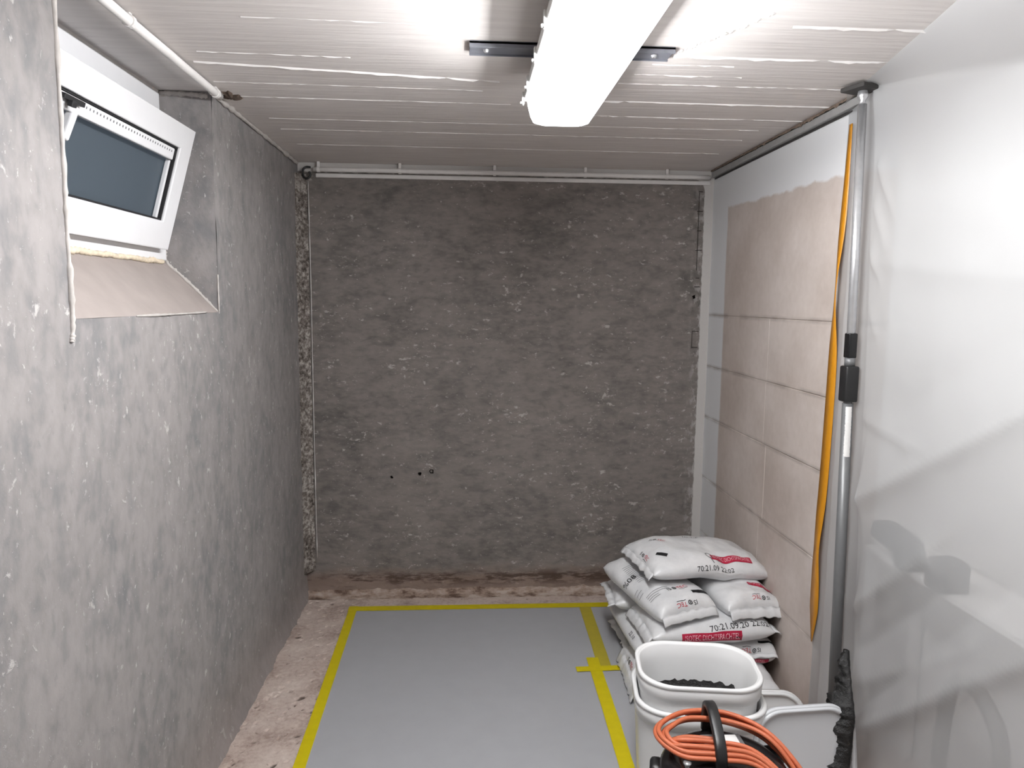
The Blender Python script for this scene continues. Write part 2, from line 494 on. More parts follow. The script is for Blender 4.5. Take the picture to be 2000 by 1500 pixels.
# left wall with the window recess
Y0, Y1, Z0, RD = 1.60, 2.516, 1.522, 0.17      # recess: near edge, far edge, sill front, depth
ZS = 1.69                                       # sill height at the window
wl = empty('wall_left'); struct(wl, 'grey scraped plaster wall on the left with a window recess')
def patch(name, f, nu, nv, mat, parent, flip=False):
    v = [f(i / (nu - 1), j / (nv - 1)) for j in range(nv) for i in range(nu)]
    return obj(name, v, grid_faces(nu, nv, False, flip), mat, parent)
def lw(y, z):
    d = 0.004 * ns(y, z, 1, 5, 4)
    e = min(abs(y - 3.73), 0.2) / 0.2
    # slump of the plaster into the floor
    foot = 0.018 * max(0.0, 1 - z / 0.10) ** 2 * (1 + 0.6 * ns(y, 0, 2, 9, 3))
    return d * e + foot
bm = bmesh.new()
def wgrid(ya, yb, za, zb, st=0.022):
    nu = max(2, int(abs(yb - ya) / st)); nv = max(2, int(abs(zb - za) / st))
    vs = [[bm.verts.new((lw(ya + (yb - ya) * i / (nu - 1), za + (zb - za) * j / (nv - 1)), ya + (yb - ya) * i / (nu - 1), za + (zb - za) * j / (nv - 1))) for i in range(nu)] for j in range(nv)]
    for j in range(nv - 1):
        for i in range(nu - 1):
            bm.faces.new((vs[j][i], vs[j][i + 1], vs[j + 1][i + 1], vs[j + 1][i]))
ZB = -0.01
wgrid(-1.6, Y0, ZB, H, 0.03); wgrid(Y0, Y1, ZB, Z0); wgrid(Y1, D + 0.02, ZB, H)
o = bmobj('plaster_face', bm, M_left, wl, True)
# reveals, sloping sill
def reveal(y, sgn):
    def f(u, v):
        x = -u * (RD + 0.06); zb = Z0 + (ZS - Z0) * min(1, u * (RD + .06) / RD)
        z = zb - 0.01 + (H + 0.01 - zb) * v
        return (x, y + sgn * 0.003 * ns(x, z, 3, 12, 3) * min(1, u * 6), z)
    return f
patch('reveal', reveal(Y1, 1), 14, 30, M_left, wl)
patch('reveal', reveal(Y0, -1), 14, 30, M_left, wl)
M_sill = simple('pinkish_plaster', rgb(152, 143, 139), 0.85, 0, 0.15, 0.06, 12, 0.3)
patch('sill_slope', lambda u, v: (-v * RD, Y0 + (Y1 - Y0) * u, Z0 + (ZS - Z0) * v + 0.003 * ns(u, v, 5, 5, 3) * (0 < v < 1)), 40, 12, M_sill, wl)
# pale plaster beads along the recess edges
M_edge = simple('pale_plaster_edge', rgb(182, 177, 173), 0.85, 0, 0.15, 0.12, 40, 0.4)
def bead(pts, r, mat=M_edge, seed=0, name='plaster_edge', parent=None):
    P = catmull(pts, 14); n = 6
    v, f = tube_geo(P, r, n, rfun=lambda t: r * (0.55 + 1.1 * abs(ns(t * 30, seed, 0, 1, 4))))
    return obj(name, v, f, mat, parent or wl)
bead([(0.001, Y0, 2.25), (0.002, Y0, 1.9), (0.002, Y0 - .003, 1.7), (0.002, Y0 - 0.002, Z0), (0.002, Y0 - .012, Z0 - 0.05)], 0.008, seed=1)
bead([(0.0, Y1 + .002, Z0 - .005), (-0.06, Y1 - .002, 1.585), (-0.12, Y1 - .002, 1.645), (-0.165, Y1 - .004, 1.69), (-.17, Y1 - .004, 1.76)], 0.007, seed=2)
bead([(0.001, Y1, Z0), (0.001, Y1, 1.65)], 0.0035, seed=3)
bead([(-0.01, Y1 - 0.0, 2.235), (-0.08, Y1, 2.24), (-.165, Y1, 2.242)], 0.011, seed=4)
bead([(0.004, Y1 - .02, 2.245), (0.006, 2.9, 2.243), (0.006, 3.3, 2.243), (0.006, 3.7, 2.240)], 0.011, seed=6)
bead([(0.001, Y0 + .3, Z0), (0.001, Y0 + .55, Z0), (.001, Y1 - .12, Z0 + .002)], 0.004, seed=7)
# outer part of the wall around the window hole
box('wall_core', (-0.33, 0.0, 1.12), (0.20, 3.2, 2.3), M_left, wl, bevel=0)
box('wall_core', (-0.33, 3.2, 1.12), (0.20, 1.3, 2.3), M_left, wl, bevel=0)
box('wall_core', (-0.33, 2.07, 0.82), (0.20, 0.99, 1.66), M_left, wl, bevel=0)
box('lintel_fill', (-0.20, 2.07, 2.235), (0.06, 0.95, 0.06), M_white_paint, wl, bevel=0.003)
box('corner_fill', (-0.19, Y1 - 0.018, 2.0), (0.045, 0.05, 0.62), M_white_paint, wl, bevel=0.006)

# back wall
bm = bmesh.new()
nu, nv = 110, 110
vs = [[None] * nu for _ in range(nv)]
for j in range(nv):
    for i in range(nu):
        x = -0.02 + (W + 0.06) * i / (nu - 1); z = -0.01 + (H + 0.01) * j / (nv - 1)
        d = 0.004 * ns(x, z, 7, 5, 4)
        foot = 0.035 * max(0.0, 1 - z / 0.05) ** 1.5 + 0.012 * max(0.0, 1 - z / 0.13) * (0.6 + ns(x, z, 4, 12, 3))
        vs[j][i] = bm.verts.new((x, D + d - foot, z))
for j in range(nv - 1):
    for i in range(nu - 1): bm.faces.new((vs[j][i], vs[j][i + 1], vs[j + 1][i + 1], vs[j + 1][i]))
wb = struct(bmobj('wall_back', bm, M_back, None, True), 'dark grey scraped plaster wall at the back')
box('wall_core', (1.1, D + 0.10, 1.12), (2.6, 0.12, 2.3), M_back, wb, bevel=0)
# hacked vertical chase in the left corner
def chf(u, v):
    z = 0.13 + (2.19 - 0.13) * v
    e = 1.0 if 0 < u < 1 else 0.0
    x = -0.004 + 0.05 * u; y = D - 0.075 * (1 - u) ** 1.3
    d = (0.012 * ns(x, z, 9, 55, 4) + 0.008 * ns(x, z, 2, 18, 3)) * e
    return (x + d * 0.8 + (0.006 * ns(z, 1, 1, 20, 3) if u == 1 else 0), y - 0.004 + d - (0.002 if u in (0, 1) else 0), z)
patch('hacked_chase', chf, 10, 260, M_chase, wb, True)
bead([(0.052, D - .006, 2.16), (0.055, D - .006, 1.6), (0.054, D - .006, 1.0), (0.056, D - .006, 0.2)], 0.0026, M_white_paint, 11, 'plaster_edge', wb)
# drilled holes: dark craters with broken rims
def crater(x, z, r, seed):
    v, f = [], []; n = 14
    for rr, dy in ((1.25, 0.004), (1.0, -0.006), (0.8, -0.004), (0.35, -0.002)):
        for k in range(n):
            a = 2 * PI * k / n; q = r * rr * (0.8 + 0.5 * ns(math.cos(a), math.sin(a), seed, 1.5, 3))
            v.append((x + q * math.cos(a), D + dy, z + q * math.sin(a) * 0.9))
    f = grid_faces(n, 4, True); f.append(tuple(3 * n + k for k in range(n)))
    obj('drill_hole', v, f, M_hole, wb, False)
crater(0.662, 0.667, 0.015, 1); crater(0.602, 0.654, 0.010, 2); crater(0.453, 0.635, 0.008, 3); crater(2.048, 1.602, 0.010, 4)
# pencil marks beside the right edge
bm = bmesh.new()
add_box(bm, (2.055, D - 0.0055, 1.94), (0.003, 0.001, 0.40), bevel=0)
for z, l in ((2.144, .022), (2.045, .03), (1.945, .024), (1.845, .034), (1.70, .02), (1.655, .03), (1.42, .035), (1.335, .03)):
    add_box(bm, (2.062, D - 0.0055, z), (l, 0.001, 0.004), bevel=0)
add_box(bm, (2.045, D - 0.0055, 1.375), (0.003, 0.001, 0.09), bevel=0)
bmobj('pencil_marks', bm, M_pencil, wb)

# right wall: large blocks under a thin skim, one by one
wr = empty('wall_right'); struct(wr, 'block wall on the right with white painted margins')
zs = [-0.01, 0.33, 0.635, 0.966, 1.238, 1.508, H]
YR0 = 2.30
for c in range(6):
    za, zb = zs[c], zs[c + 1]
    split = [YR0, 2.955 + 0.02 * math.sin(c * 2.3), D + 0.02] if c < 5 else [YR0, D + 0.02]
    for k in range(len(split) - 1):
        ya, yb = split[k], split[k + 1]
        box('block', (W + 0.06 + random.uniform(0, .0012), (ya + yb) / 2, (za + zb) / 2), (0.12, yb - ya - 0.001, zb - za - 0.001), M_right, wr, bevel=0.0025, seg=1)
box('mortar', (W + 0.062, 3.03, 1.12), (0.118, 1.44, 2.24), simple('joint_mortar', rgb(178, 168, 160), 0.9), wr, bevel=0)
# alcove behind the film
for nm, c, s in (('return_wall', (2.34, YR0 + 0.06, 1.12), (0.28, 0.11, 2.28)), ('alcove_wall', (2.46, 0.9, 1.12), (0.1, 3.0, 2.28))):
    box(nm, c, s, M_white_paint, wr, bevel=0)
box('alcove_wall', (2.30, -0.55, 1.12), (0.24, 0.1, 2.28), M_white_paint, wr, bevel=0)
wr2 = struct(box('wall_near_right', (W + 0.06, -1.1, 1.12), (0.12, 1.05, 2.28), M_white_paint, bevel=0), 'white wall behind the camera on the right')
wf = struct(box('wall_front', (1.2, -1.65, 1.12), (3.4, 0.1, 2.3), M_white_paint, bevel=0), 'white wall behind the camera')

# trim: cement fillet at the foot of the back and left walls
def fillet_back(u, v):
    x = 0.0 + (W) * u; a = v * PI / 2
    r = 0.045 * (1 + 0.5 * ns(x, 0, 3, 7, 4))
    d = 0.006 * ns(x, v, 8, 30, 4)
    return (x, D - 0.045 - r * (1 - math.sin(a)) + r*0.2 + d, 0.001 + r * 0.7 * (1 - math.cos(a)) + d * 0.5 - 0.004 * (v == 0))
M_cove = (lambda b: b.done(b.pbr(b.ramp(b.noise(b.coord(scale=(0.5, 1, 1)), 22, 5, 0.7), [(0.36, rgb(96,78,68)), (0.48, rgb(150,132,120)), (0.62, rgb(178,164,154))]), 0.9, 0, b.bump(b.noise(b.coord(), 50, 4), 0.5, 0.01), 0.1)))(N('damp_cement'))
tr = struct(patch('trim_1', fillet_back, 160, 8, M_cove, None, False), 'brown damp cement fillet at the foot of the back wall')

# ------------------------------------------------------------------ window
win = empty('window_1', (0, 0, 0)); struct(win, 'white plastic basement window tilted open in the recess')
FY0, FY1 = Y0 + 0.0, 2.47
def frame_rect(name, y0, y1, z0, z1, x, dx, wl_, wr_, wb_, wt_, mat, parent, xf=None, bev=0.003):
    bm = bmesh.new()
    O = [(y0, z0), (y1, z0), (y1, z1), (y0, z1)]; I = [(y0 + wl_, z0 + wb_), (y1 - wr_, z0 + wb_), (y1 - wr_, z1 - wt_), (y0 + wl_, z1 - wt_)]
    L = [[bm.verts.new((xx, a, b_)) for a, b_ in R_] for R_, xx in ((O, x), (I, x), (I, x - dx), (O, x - dx))]
    fs = []
    for k in range(4):
        n_ = (k + 1) % 4
        for q in range(4): fs.append(bm.faces.new((L[q][k], L[q][n_], L[(q + 1) % 4][n_], L[(q + 1) % 4][k])))
    es = [e for e in bm.edges if len({v.co.x for v in e.verts}) == 1 and not ({v for v in e.verts} & set(L[0]) and {v for v in e.verts} & set(L[1])) and not ({v for v in e.verts} & set(L[3]) and {v for v in e.verts} & set(L[2]))]
    bmesh.ops.bevel(bm, geom=es, offset=bev, segments=2, affect='EDGES', profile=0.5)
    if xf: bmesh.ops.transform(bm, matrix=xf, verts=bm.verts)
    return bmobj(name, bm, mat, parent)
frame_rect('fixed_frame', FY0, FY1 + .03, 1.694, 2.235, -0.160, 0.07, 0.05, 0.05, 0.036, 0.09, M_pvc, win)
# yellowed foam squeezed out below the frame
v, f = tube_geo([(-0.160 + 0.003 * ns(i, 0, 1, .7), FY0 + (FY1 - FY0) * i / 80, 1.688 + 0.004 * ns(i, 3, 1, .5)) for i in range(81)], 0.010, 7, rfun=lambda t: 0.009 * (0.8 + 0.7 * abs(ns(t * 40, 2, 1, 1, 3))))
obj('mounting_foam', v, f, M_foam, win)
# tilted sash, hinged at the bottom
tilt = math.atan2(0.105, 0.378)
SH = 0.392
xf = Matrix.Translation((-0.128, 0, 1.724)) @ Matrix.Rotation(tilt, 4, 'Y')
SY1 = 2.437
sash = frame_rect('sash', FY0 + .01, SY1, 0.0, SH, 0.0, 0.062, 0.07, 0.085, 0.088, 0.072, M_pvc, win, xf, 0.004)
g0y, g1y, g0z, g1z = FY0 + .08, SY1 - .085, 0.088, SH - .072
def sbox(name, c, s, mat, parent=sash, bevel=0.0015):
    bm = bmesh.new(); add_box(bm, c, s, None, bevel, 2); bmesh.ops.transform(bm, matrix=xf, verts=bm.verts)
    return bmobj(name, bm, mat, parent)
sbox('glass_pane', (-0.034, (g0y + g1y) / 2, (g0z + g1z) / 2), (0.006, g1y - g0y + .01, g1z - g0z + .01), M_frost, bevel=0)
bm = bmesh.new()
t = 0.005
for c, s in (((-0.020, (g0y + g1y) / 2, g0z + t / 2), (0.024, g1y - g0y, t)), ((-0.020, (g0y + g1y) / 2, g1z - t / 2), (0.024, g1y - g0y, t)),
             ((-0.020, g1y - t / 2, (g0z + g1z) / 2), (0.024, t, g1z - g0z)), ((-0.020, g0y + t / 2, (g0z + g1z) / 2), (0.024, t, g1z - g0z))):
    add_box(bm, c, s, None, 0)
bmesh.ops.transform(bm, matrix=xf, verts=bm.verts); bmobj('glazing_gasket', bm, M_gasket, sash)
sbox('inner_bead', (-0.022, g1y - 0.016, (g0z + g1z) / 2 - .02), (0.012, 0.012, g1z - g0z - .05), M_pvc)
vb = sbox('vent_bar', (-0.014, (g0y + g1y) / 2 - .01, g1z - 0.026), (0.022, g1y - g0y - .035, 0.036), M_pvc, bevel=0.004)
bm = bmesh.new()
for i in range(36):
    add_box(bm, (-0.0028, g0y + 0.05 + i * (g1y - g0y - 0.10) / 35, g1z - 0.019), (0.001, 0.004, 0.006), None, 0)
bmesh.ops.transform(bm, matrix=xf, verts=bm.verts); h_ = bmobj('vent_hole', bm, M_greytx, sash); h_['kind'] = 'stuff'
sbox('vent_slider', (0.004, g0y + .06, g1z - 0.018), (0.012, 0.085, 0.012), M_gasket)
sbox('vent_slider_knob', (0.010, g0y + .05, g1z - 0.028), (0.012, 0.02, 0.014), M_gasket)
sbox('end_cap', (-0.010, g1y - .020, g1z - 0.024), (0.016, 0.008, 0.022), M_gasket)
hb = bmesh.new()
add_box(hb, (-0.012, g0y + .088, g0z + 0.165), (0.022, 0.022, 0.085), Matrix.Rotation(-0.22, 3, 'X'), 0.006, 3)
bmesh.ops.transform(hb, matrix=xf, verts=hb.verts); bmobj('handle', hb, M_pvc, sash)

# ------------------------------------------------------------------ lamp with its ceiling rail
lamp = empty('ceiling_lamp', (1.137, 1.42, 2.16))
tag(lamp, 'long glowing white fluorescent batten lamp under the ceiling', 'lamp')
def lpart(o): o.parent = lamp; o.matrix_parent_inverse = Matrix.Translation((-1.137, -1.42, -2.16)); return o
LX0, LX1, LY0, LY1 = 1.016, 1.232, 0.62, 2.200
M_house = simple('grey_lamp_housing', rgb(208, 208, 206), 0.5, 0, 0.4, 0.02, 20, 0.0)
bm = bmesh.new()
add_box(bm, ((LX0 + LX1) / 2, (LY0 + LY1) / 2, 2.171), (LX1 - LX0, LY1 - LY0, 0.022), None, 0.006, 3)
add_box(bm, ((LX0 + LX1) / 2, (LY0 + LY1) / 2, 2.200), (LX1 - LX0 - 0.05, LY1 - LY0 - 0.03, 0.044), None, 0.008, 2)
lpart(bmobj('housing', bm, M_house))
rings = []
cxm, cym = (LX0 + LX1) / 2, (LY0 + LY1) / 2
for z, inx, iny in ((2.163, 0.008, 0.010), (2.140, 0.010, 0.011), (2.108, 0.018, 0.014), (2.091, 0.026, 0.020), (2.084, 0.040, 0.034)):
    rings.append([(cxm + px, cym + py, z) for px, py in rrect(LX1 - LX0 - 2 * inx, LY1 - LY0 - 2 * iny, 0.03, 5)])
lpart(loft('diffuser', rings, M_diff, None, False, True))
for sx in (-0.05, 0.05):
    lpart(tube('fluorescent_tube', [(cxm + sx, LY0 + 0.07, 2.133), (cxm + sx, LY1 - 0.07, 2.133)], 0.013, M_tube, None, 12))
for y in (2.175, 2.02, 1.80, 1.58, 1.36, 1.1, 0.85):
    for sx, x in ((-1, LX0), (1, LX1)):
        bm = bmesh.new()
        add_box(bm, (x + sx * 0.002, y, 2.163), (0.007, 0.016, 0.036), None, 0.002, 2)
        add_box(bm, (x + sx * 0.006, y, 2.150), (0.010, 0.012, 0.006), None, 0.002, 2)
        lpart(bmobj('cover_clip', bm, M_house))
rail = empty('mounting_rail', (1.131, 2.007, H))
tag(rail, 'flat grey metal rail screwed across the ceiling above the lamp', 'rail')
bm = bmesh.new()
add_box(bm, (1.131, 2.007, H - 0.004), (0.552, 0.082, 0.008), None, 0.001, 1)
add_box(bm, (1.131, 1.969, H - 0.009), (0.552, 0.006, 0.016), None, 0.001, 1)
add_box(bm, (1.131, 2.046, H - 0.007), (0.552, 0.004, 0.012), None, 0.001, 1)
o = bmobj('channel', bm, M_zinc); o.parent = rail; o.matrix_parent_inverse = Matrix.Translation((-1.131, -2.007, -H))
for x in (0.90, 1.36):
    bm = bmesh.new(); bmesh.ops.create_cone(bm, cap_ends=True, segments=10, radius1=0.006, radius2=0.009, depth=0.006)
    for v in bm.verts: v.co += Vector((x, 2.015, H - 0.011))
    o = bmobj('screw', bm, M_steel); o.parent = rail; o.matrix_parent_inverse = Matrix.Translation((-1.131, -2.007, -H))

# ------------------------------------------------------------------ conduits
def conduit(name, p0, p1, r, clips, label, mat, clipdir=(0, 0, 1), cat='pipe'):
    e = empty(name, p0); tag(e, label, cat)
    inv = Matrix.Translation(-Vector(p0))
    P = [Vector(p0).lerp(Vector(p1), i / 20) + Vector((0, 0, 0.0012 * ns(i, 1, 1, .6))) for i in range(21)]
    o = tube('pipe', P, r, mat, None, 12); o.parent = e; o.matrix_parent_inverse = inv
    d = (Vector(p1) - Vector(p0)).normalized()
    for t in clips:
        c = Vector(p0).lerp(Vector(p1), t)
        V = tube_geo([c - d * 0.007, c + d * 0.007], r * 1.28, 12)
        bm = bmesh.new()
        bv = [bm.verts.new(q) for q in V[0]]
        for f in V[1]: bm.faces.new([bv[k] for k in f])
        h = H - (c.z) ; add_box(bm, c + Vector((0, 0, (H - c.z) / 2)), (0.014 if abs(d.x) > .5 else 0.010, 0.014, max(0.004, h)), None, 0.001, 1)
        o = bmobj('pipe_clip', bm, mat); o.parent = e; o.matrix_parent_inverse = inv
    return e
c1 = conduit('ceiling_conduit', (0.040, 0.9, H - 0.019), (0.034, 2.50, H - 0.019), 0.0125, (0.18, 0.60, 0.975), 'white painted conduit pipe running along the left edge of the ceiling', M_white_paint)
c2 = conduit('wall_conduit', (0.085, D - 0.028, 2.213), (2.10, D - 0.026, 2.214), 0.0115, (0.012, 0.212, 0.448, 0.678, 0.888), 'white painted conduit pipe along the top of the back wall', M_white_paint)
tr2 = struct(box('trim_2', (1.10, D - 0.004, 2.188), (2.02, 0.010, 0.020), M_white_paint, bevel=0.004), 'white painted ledge under the back wall conduit')
# dark broken spot where the conduit stops
v, f = [], []
n = 18
for rr, dz in ((1.0, 0.001), (0.75, -0.006), (0.4, -0.010)):
    for k in range(n):
        a = 2 * PI * k / n; q = 0.045 * rr * (0.75 + 0.7 * ns(math.cos(a), math.sin(a), 3, 2, 4))
        v.append((0.055 + q * 0.9 * math.cos(a), 2.555 + q * 1.3 * math.sin(a), H + dz - 0.001))
f = grid_faces(n, 3, True, True); f.append(tuple(2 * n + k for k in range(n))[::-1])
obj('broken_patch', v, f, simple('dark_crumbled_cement', rgb(92, 80, 72), 0.95, 0, 0.1, 0.5, 90, 0.9), ceiling, False)
# black cable tail by the left corner
P = catmull([(0.072, D - .03, 2.222), (0.050, D - .035, 2.222), (0.036, D - .04, 2.205), (0.038, D - .04, 2.175), (0.056, D - .04, 2.166), (0.070, D - .038, 2.18), (0.066, D - .04, 2.20)], 8)
cab = tube('cable_tail', P, 0.0052, M_blackpl, None, 8)
tag(cab, 'short black cable tail curled at the left end of the back wall conduit', 'cable')
# metal drywall track along the right wall top
tk = empty('wall_track', (W - 0.02, 3.0, H)); tag(tk, 'grey metal edge track along the top of the right wall', 'rail')
inv = Matrix.Translation((-(W - 0.02), -3.0, -H))
def tpart(o): o.parent = tk; o.matrix_parent_inverse = inv; return o
tpart(box('track', (W - 0.013, 3.005, H - 0.024), (0.024, 1.40, 0.026), simple('pale_zinc', rgb(150, 149, 148), 0.5, 0.1), None, None, 0.002))
tpart(box('gap_shade_strip', (W - 0.004, 3.005, H - 0.042), (0.006, 1.40, 0.006), M_plate_gap, None, None, 0.001))  # dark strip stands in for the shaded gap below the track
rag = patch('torn_filler', lambda u, v: (W - 0.030 + 0.010 * ns(u * 40, v, 1, 1, 3) * v, 2.32 + 1.38 * u, H - 0.002 - 0.012 * v * (0.6 + abs(ns(u * 60, 2, 1, 1, 3)))), 120, 4, simple('brown_filler', rgb(112, 98, 88), 0.95, 0, .1, .4, 60, .5), None)
tpart(rag)

# ------------------------------------------------------------------ floor sheet and tapes
sp_ = [(0.316, 0.30), (1.72, 0.30), (1.72, 3.538), (0.256, 3.540), (0.2685, 2.55), (0.279, 2.0)]
sheet = obj('floor_sheet', [(x, y, z) for z in (0.0, 0.003) for x, y in sp_], [tuple(range(6))[::-1], tuple(range(6, 12))] + [(k, (k + 1) % 6, 6 + (k + 1) % 6, 6 + k) for k in range(6)], M_board, None, False)
tag(sheet, 'smooth grey protective sheet laid over the floor with yellow taped edges', 'floor sheet')
def tape(pts, w, mat, label, z=0.0036, th=0.0006, curl=0.0, seed=0):
    # flat strip following pts with slightly uneven edges
    P = [Vector((p[0], p[1], 0)) for p in pts]; L = []
    n = 40
    for i in range(n + 1):
        t = i / n * (len(P) - 1); k = min(int(t), len(P) - 2); L.append(P[k].lerp(P[k + 1], t - k))
    v, f = [], []
    for i, p in enumerate(L):
        d = (L[min(i + 1, n)] - L[max(i - 1, 0)]).normalized(); q = Vector((-d.y, d.x, 0))
        ww = w / 2 + 0.0008 * ns(i, seed, 1, .5)
        for s, zz in ((1, z), (-1, z), (-1, z + th), (1, z + th)):
            pp = p + q * ww * s; v.append((pp.x, pp.y, zz))
    for i in range(n):
        for k in range(4):
            a = i * 4 + k; b = i * 4 + (k + 1) % 4
            f.append((a, b, b + 4, a + 4))
    f.append((3, 2, 1, 0)); f.append(tuple(n * 4 + k for k in range(4)))
    o = obj('floor_tape', v, f, mat, None, False)
    tag(o, label, 'tape', 'yellow tapes on the floor sheet'); return o
tape([(0.2745, 3.548), (0.2905, 2.274), (0.312, 0.35)], 0.042, M_yel, 'yellow tape strip along the left edge of the grey sheet')
tape([(0.252, 3.516), (1.66, 3.515)], 0.052, M_yel, 'yellow tape strip along the back edge of the grey sheet', z=0.0044, seed=2)
tape([(1.462, 3.49), (1.456, 3.2), (1.448, 2.86)], 0.058, M_yel_pale, 'paler worn yellow tape strip between back tape and cross tape', z=0.0050, seed=3)
tape([(1.407, 2.965), (1.402, 2.5), (1.396, 2.22), (1.37, 0.4)], 0.052, M_yel, 'yellow tape strip running forward beside the buckets', z=0.0056, seed=4)
tape([(1.322, 2.866), (1.55, 2.872)], 0.040, M_yel, 'short yellow tape piece laid crosswise beside the sacks', z=0.0064, seed=5)

# ------------------------------------------------------------------ plastic film with its prop and tape
def gauss(d, w): return math.exp(-(d / w) ** 2)
def seg_dist(p, a, b):
    ap = (p[0] - a[0], p[1] - a[1]); ab = (b[0] - a[0], b[1] - a[1]); L2 = ab[0] ** 2 + ab[1] ** 2
    t = max(0, min(1, (ap[0] * ab[0] + ap[1] * ab[1]) / L2)); dx = ap[0] - ab[0] * t; dy = ap[1] - ab[1] * t
    s = (ab[0] * ap[1] - ab[1] * ap[0]) / math.sqrt(L2)
    return math.hypot(dx, dy), t, s
FOLDS = [  # (y,z) start, end, height into the room, width above, width below
    ((2.20, 0.915), (1.45, 1.36), 0.040, 0.16, 0.035), ((2.215, 1.215), (1.91, 1.168), 0.014, 0.05, 0.012), ((2.17, 0.115), (1.35, 0.85), 0.044, 0.13, 0.030),
    ((2.12, 0.22), (1.45, 0.99), -0.022, 0.07, 0.03), ((2.16, 0.57), (1.83, 0.87), 0.030, 0.07, 0.03), ((2.14, 0.44), (1.76, 0.80), -0.018, 0.04, 0.05),
    ((2.12, 0.34), (1.60, 0.72), 0.018, 0.05, 0.03), ((2.2, 1.70), (1.3, 1.60), 0.010, 0.12, 0.03), ((1.95, 1.28), (1.3, 1.66), -0.018, 0.14, 0.14), ((2.2, 1.95), (1.7, 1.80), 0.008, 0.08, 0.08),
    ((2.18, 2.0), (2.09, 1.85), 0.010, 0.012, 0.012), ((2.19, 1.88), (2.11, 1.74), 0.009, 0.012, 0.012), ((2.19, 1.74), (2.13, 1.64), 0.008, 0.01, 0.01), ((2.18, 1.55), (2.12, 1.46), 0.006, 0.012, 0.012)]
def film_edge(z): return 2.125 + 0.035 * min(1, z / 0.8) + 0.07 * max(0, (z - 0.8) / 1.45) + 0.004 * ns(z, 3, 0, 3, 3)
def film_pt(y, v):
    # v: 0 floor, 1 ceiling line
    t = (2.24 - y)
    xt = 2.077 - 0.213 * t                       # line taped to the ceiling
    zc = 2.245 - 0.195 * max(0, t)               # crease where the sheet turns down
    if v > 0.93:
        k = (v - 0.93) / 0.07
        xb = 2.105
        x = xb + (xt - xb) * k; z = zc + (2.249 - zc) * k
        x += 0.010 * math.sin(k * PI)
    else:
        z = zc * (v / 0.93)
        x = 2.118 - 0.013 * gauss(zc - z, 0.10)
    q = 0.0
    for a, b, h, wu, wd in FOLDS:
        d, tt, s = seg_dist((y, z), a, b)
        w = wu if s < 0 else wd
        d = math.sqrt(d * d + 0.00004) - 0.0063
        q += h * math.exp(-d / w) * (0.8 + 0.2 * math.cos(tt * 3))
    q += 0.010 * ns(y, z, 4, 2.2, 3)
    fade = min(1, max(0, (film_edge(min(z, 2.2)) - y) / 0.05 + 0.25))
    fade *= 1 if v < 0.93 else max(0, 1 - (v - 0.93) / 0.03)
    return (x - q * fade, y, z)
verts, idx = [], []
ys = [(i / 159) ** 0.8 for i in range(160)]
for j in range(161):
    v = j / 160
    row = []
    ze = film_pt(2.2, v)[2]
    for k_ in ys: row.append(film_pt(0.45 + (film_edge(ze) - 0.45) * k_, v))
    # rolled front edge, then the slack return layer to the wall tape
    p = Vector(row[-1]); zz = p.z
    e = 0.006 * ns(zz, 1, 2, 4, 3)
    row.append((p.x + 0.004, p.y + 0.006, zz)); row.append((2.124 - (2.124 - p.x) * .4, 2.265, zz))
    for k in range(1, 9):
        u = k / 8
        yy = 2.285 + (2.40 - 2.285) * u
        xx = 2.122 + (2.1275 - 2.122) * u + 0.004 * ns(yy, zz, 5, 9, 3) * (1 - u) - 0.02 * (1 - u) ** 2
        if v > 0.93: xx -= 0.05 * (v - 0.93) / 0.07 * (1 - u * .6)
        row.append((min(xx, 2.1285), yy + e * u + 0.03 * (1 - v), zz if v <= .93 else zz - 0.02 * u * (v - .93) / .07))
    verts += row
nu = len(ys) + 10
# leave the floor edge just above the floor
verts = [(x, y, max(z, 0.004)) for x, y, z in verts]
film = obj('plastic_film', verts, grid_faces(nu, 161), M_film, None)
tag(film, 'large translucent white plastic dust sheet hanging on the right', 'plastic sheet')

pole = empty('telescopic_prop', (2.108, 2.222, 0))
tag(pole, 'tall telescopic support pole pressed between floor and ceiling before the sheet', 'pole')
pinv = Matrix.Translation((-2.108, -2.222, 0))
def pp(o): o.parent = pole; o.matrix_parent_inverse = pinv; return o
PB, PT = Vector((2.108, 2.222, 0.0)), Vector((2.080, 2.236, 2.222))
def pz(z): return PB.lerp(PT, z / 2.222)
def ptube(name, z0, z1, r, mat, n=20): return pp(tube(name, [pz(z0), pz(z1)], r, mat, None, n))
ptube('lower_tube', 0.02, 1.25, 0.0175, M_alu); ptube('upper_tube', 1.20, 2.19, 0.0135, M_steel)
ptube('foot', 0.004, 0.03, 0.026, M_blackpl)
def rsq(name, z0, z1, w, d, mat, bev=0.006):
    a, b = pz(z0), pz(z1); c = (a + b) / 2
    return pp(box(name, c, (w, d, z1 - z0), mat, None, None, bev, 3, True))
rsq('release_grip', 1.255, 1.372, 0.044, 0.046, M_blackpl)
ptube('collar', 1.372, 1.398, 0.0165, M_alu)
rsq('upper_clamp', 1.398, 1.478, 0.029, 0.032, M_blackgl, 0.004)
v, f = [], []
for j in range(60):
    z = 1.075 + 0.165 * j / 59; c = pz(z)
    for k in range(9):
        a = -PI / 2 - 0.25 + (k / 8 - 0.5) * 1.1 + (0.10 * ns(j, 2 if k == 0 else 5, 0, .6) if k in (0, 8) else 0)
        v.append((c.x + 0.0180 * math.cos(a), c.y + 0.0180 * math.sin(a), z))
pp(obj('paper_label', v, grid_faces(9, 60), simple('worn_white_label', rgb(225, 224, 222), 0.6)))
bm = bmesh.new()
add_box(bm, (PT.x - 0.004, PT.y, 2.2365), (0.088, 0.088, 0.014), Matrix.Rotation(0.35, 3, 'Z'), 0.003, 2)
pp(bmobj('head_plate', bm, M_plate_gap))
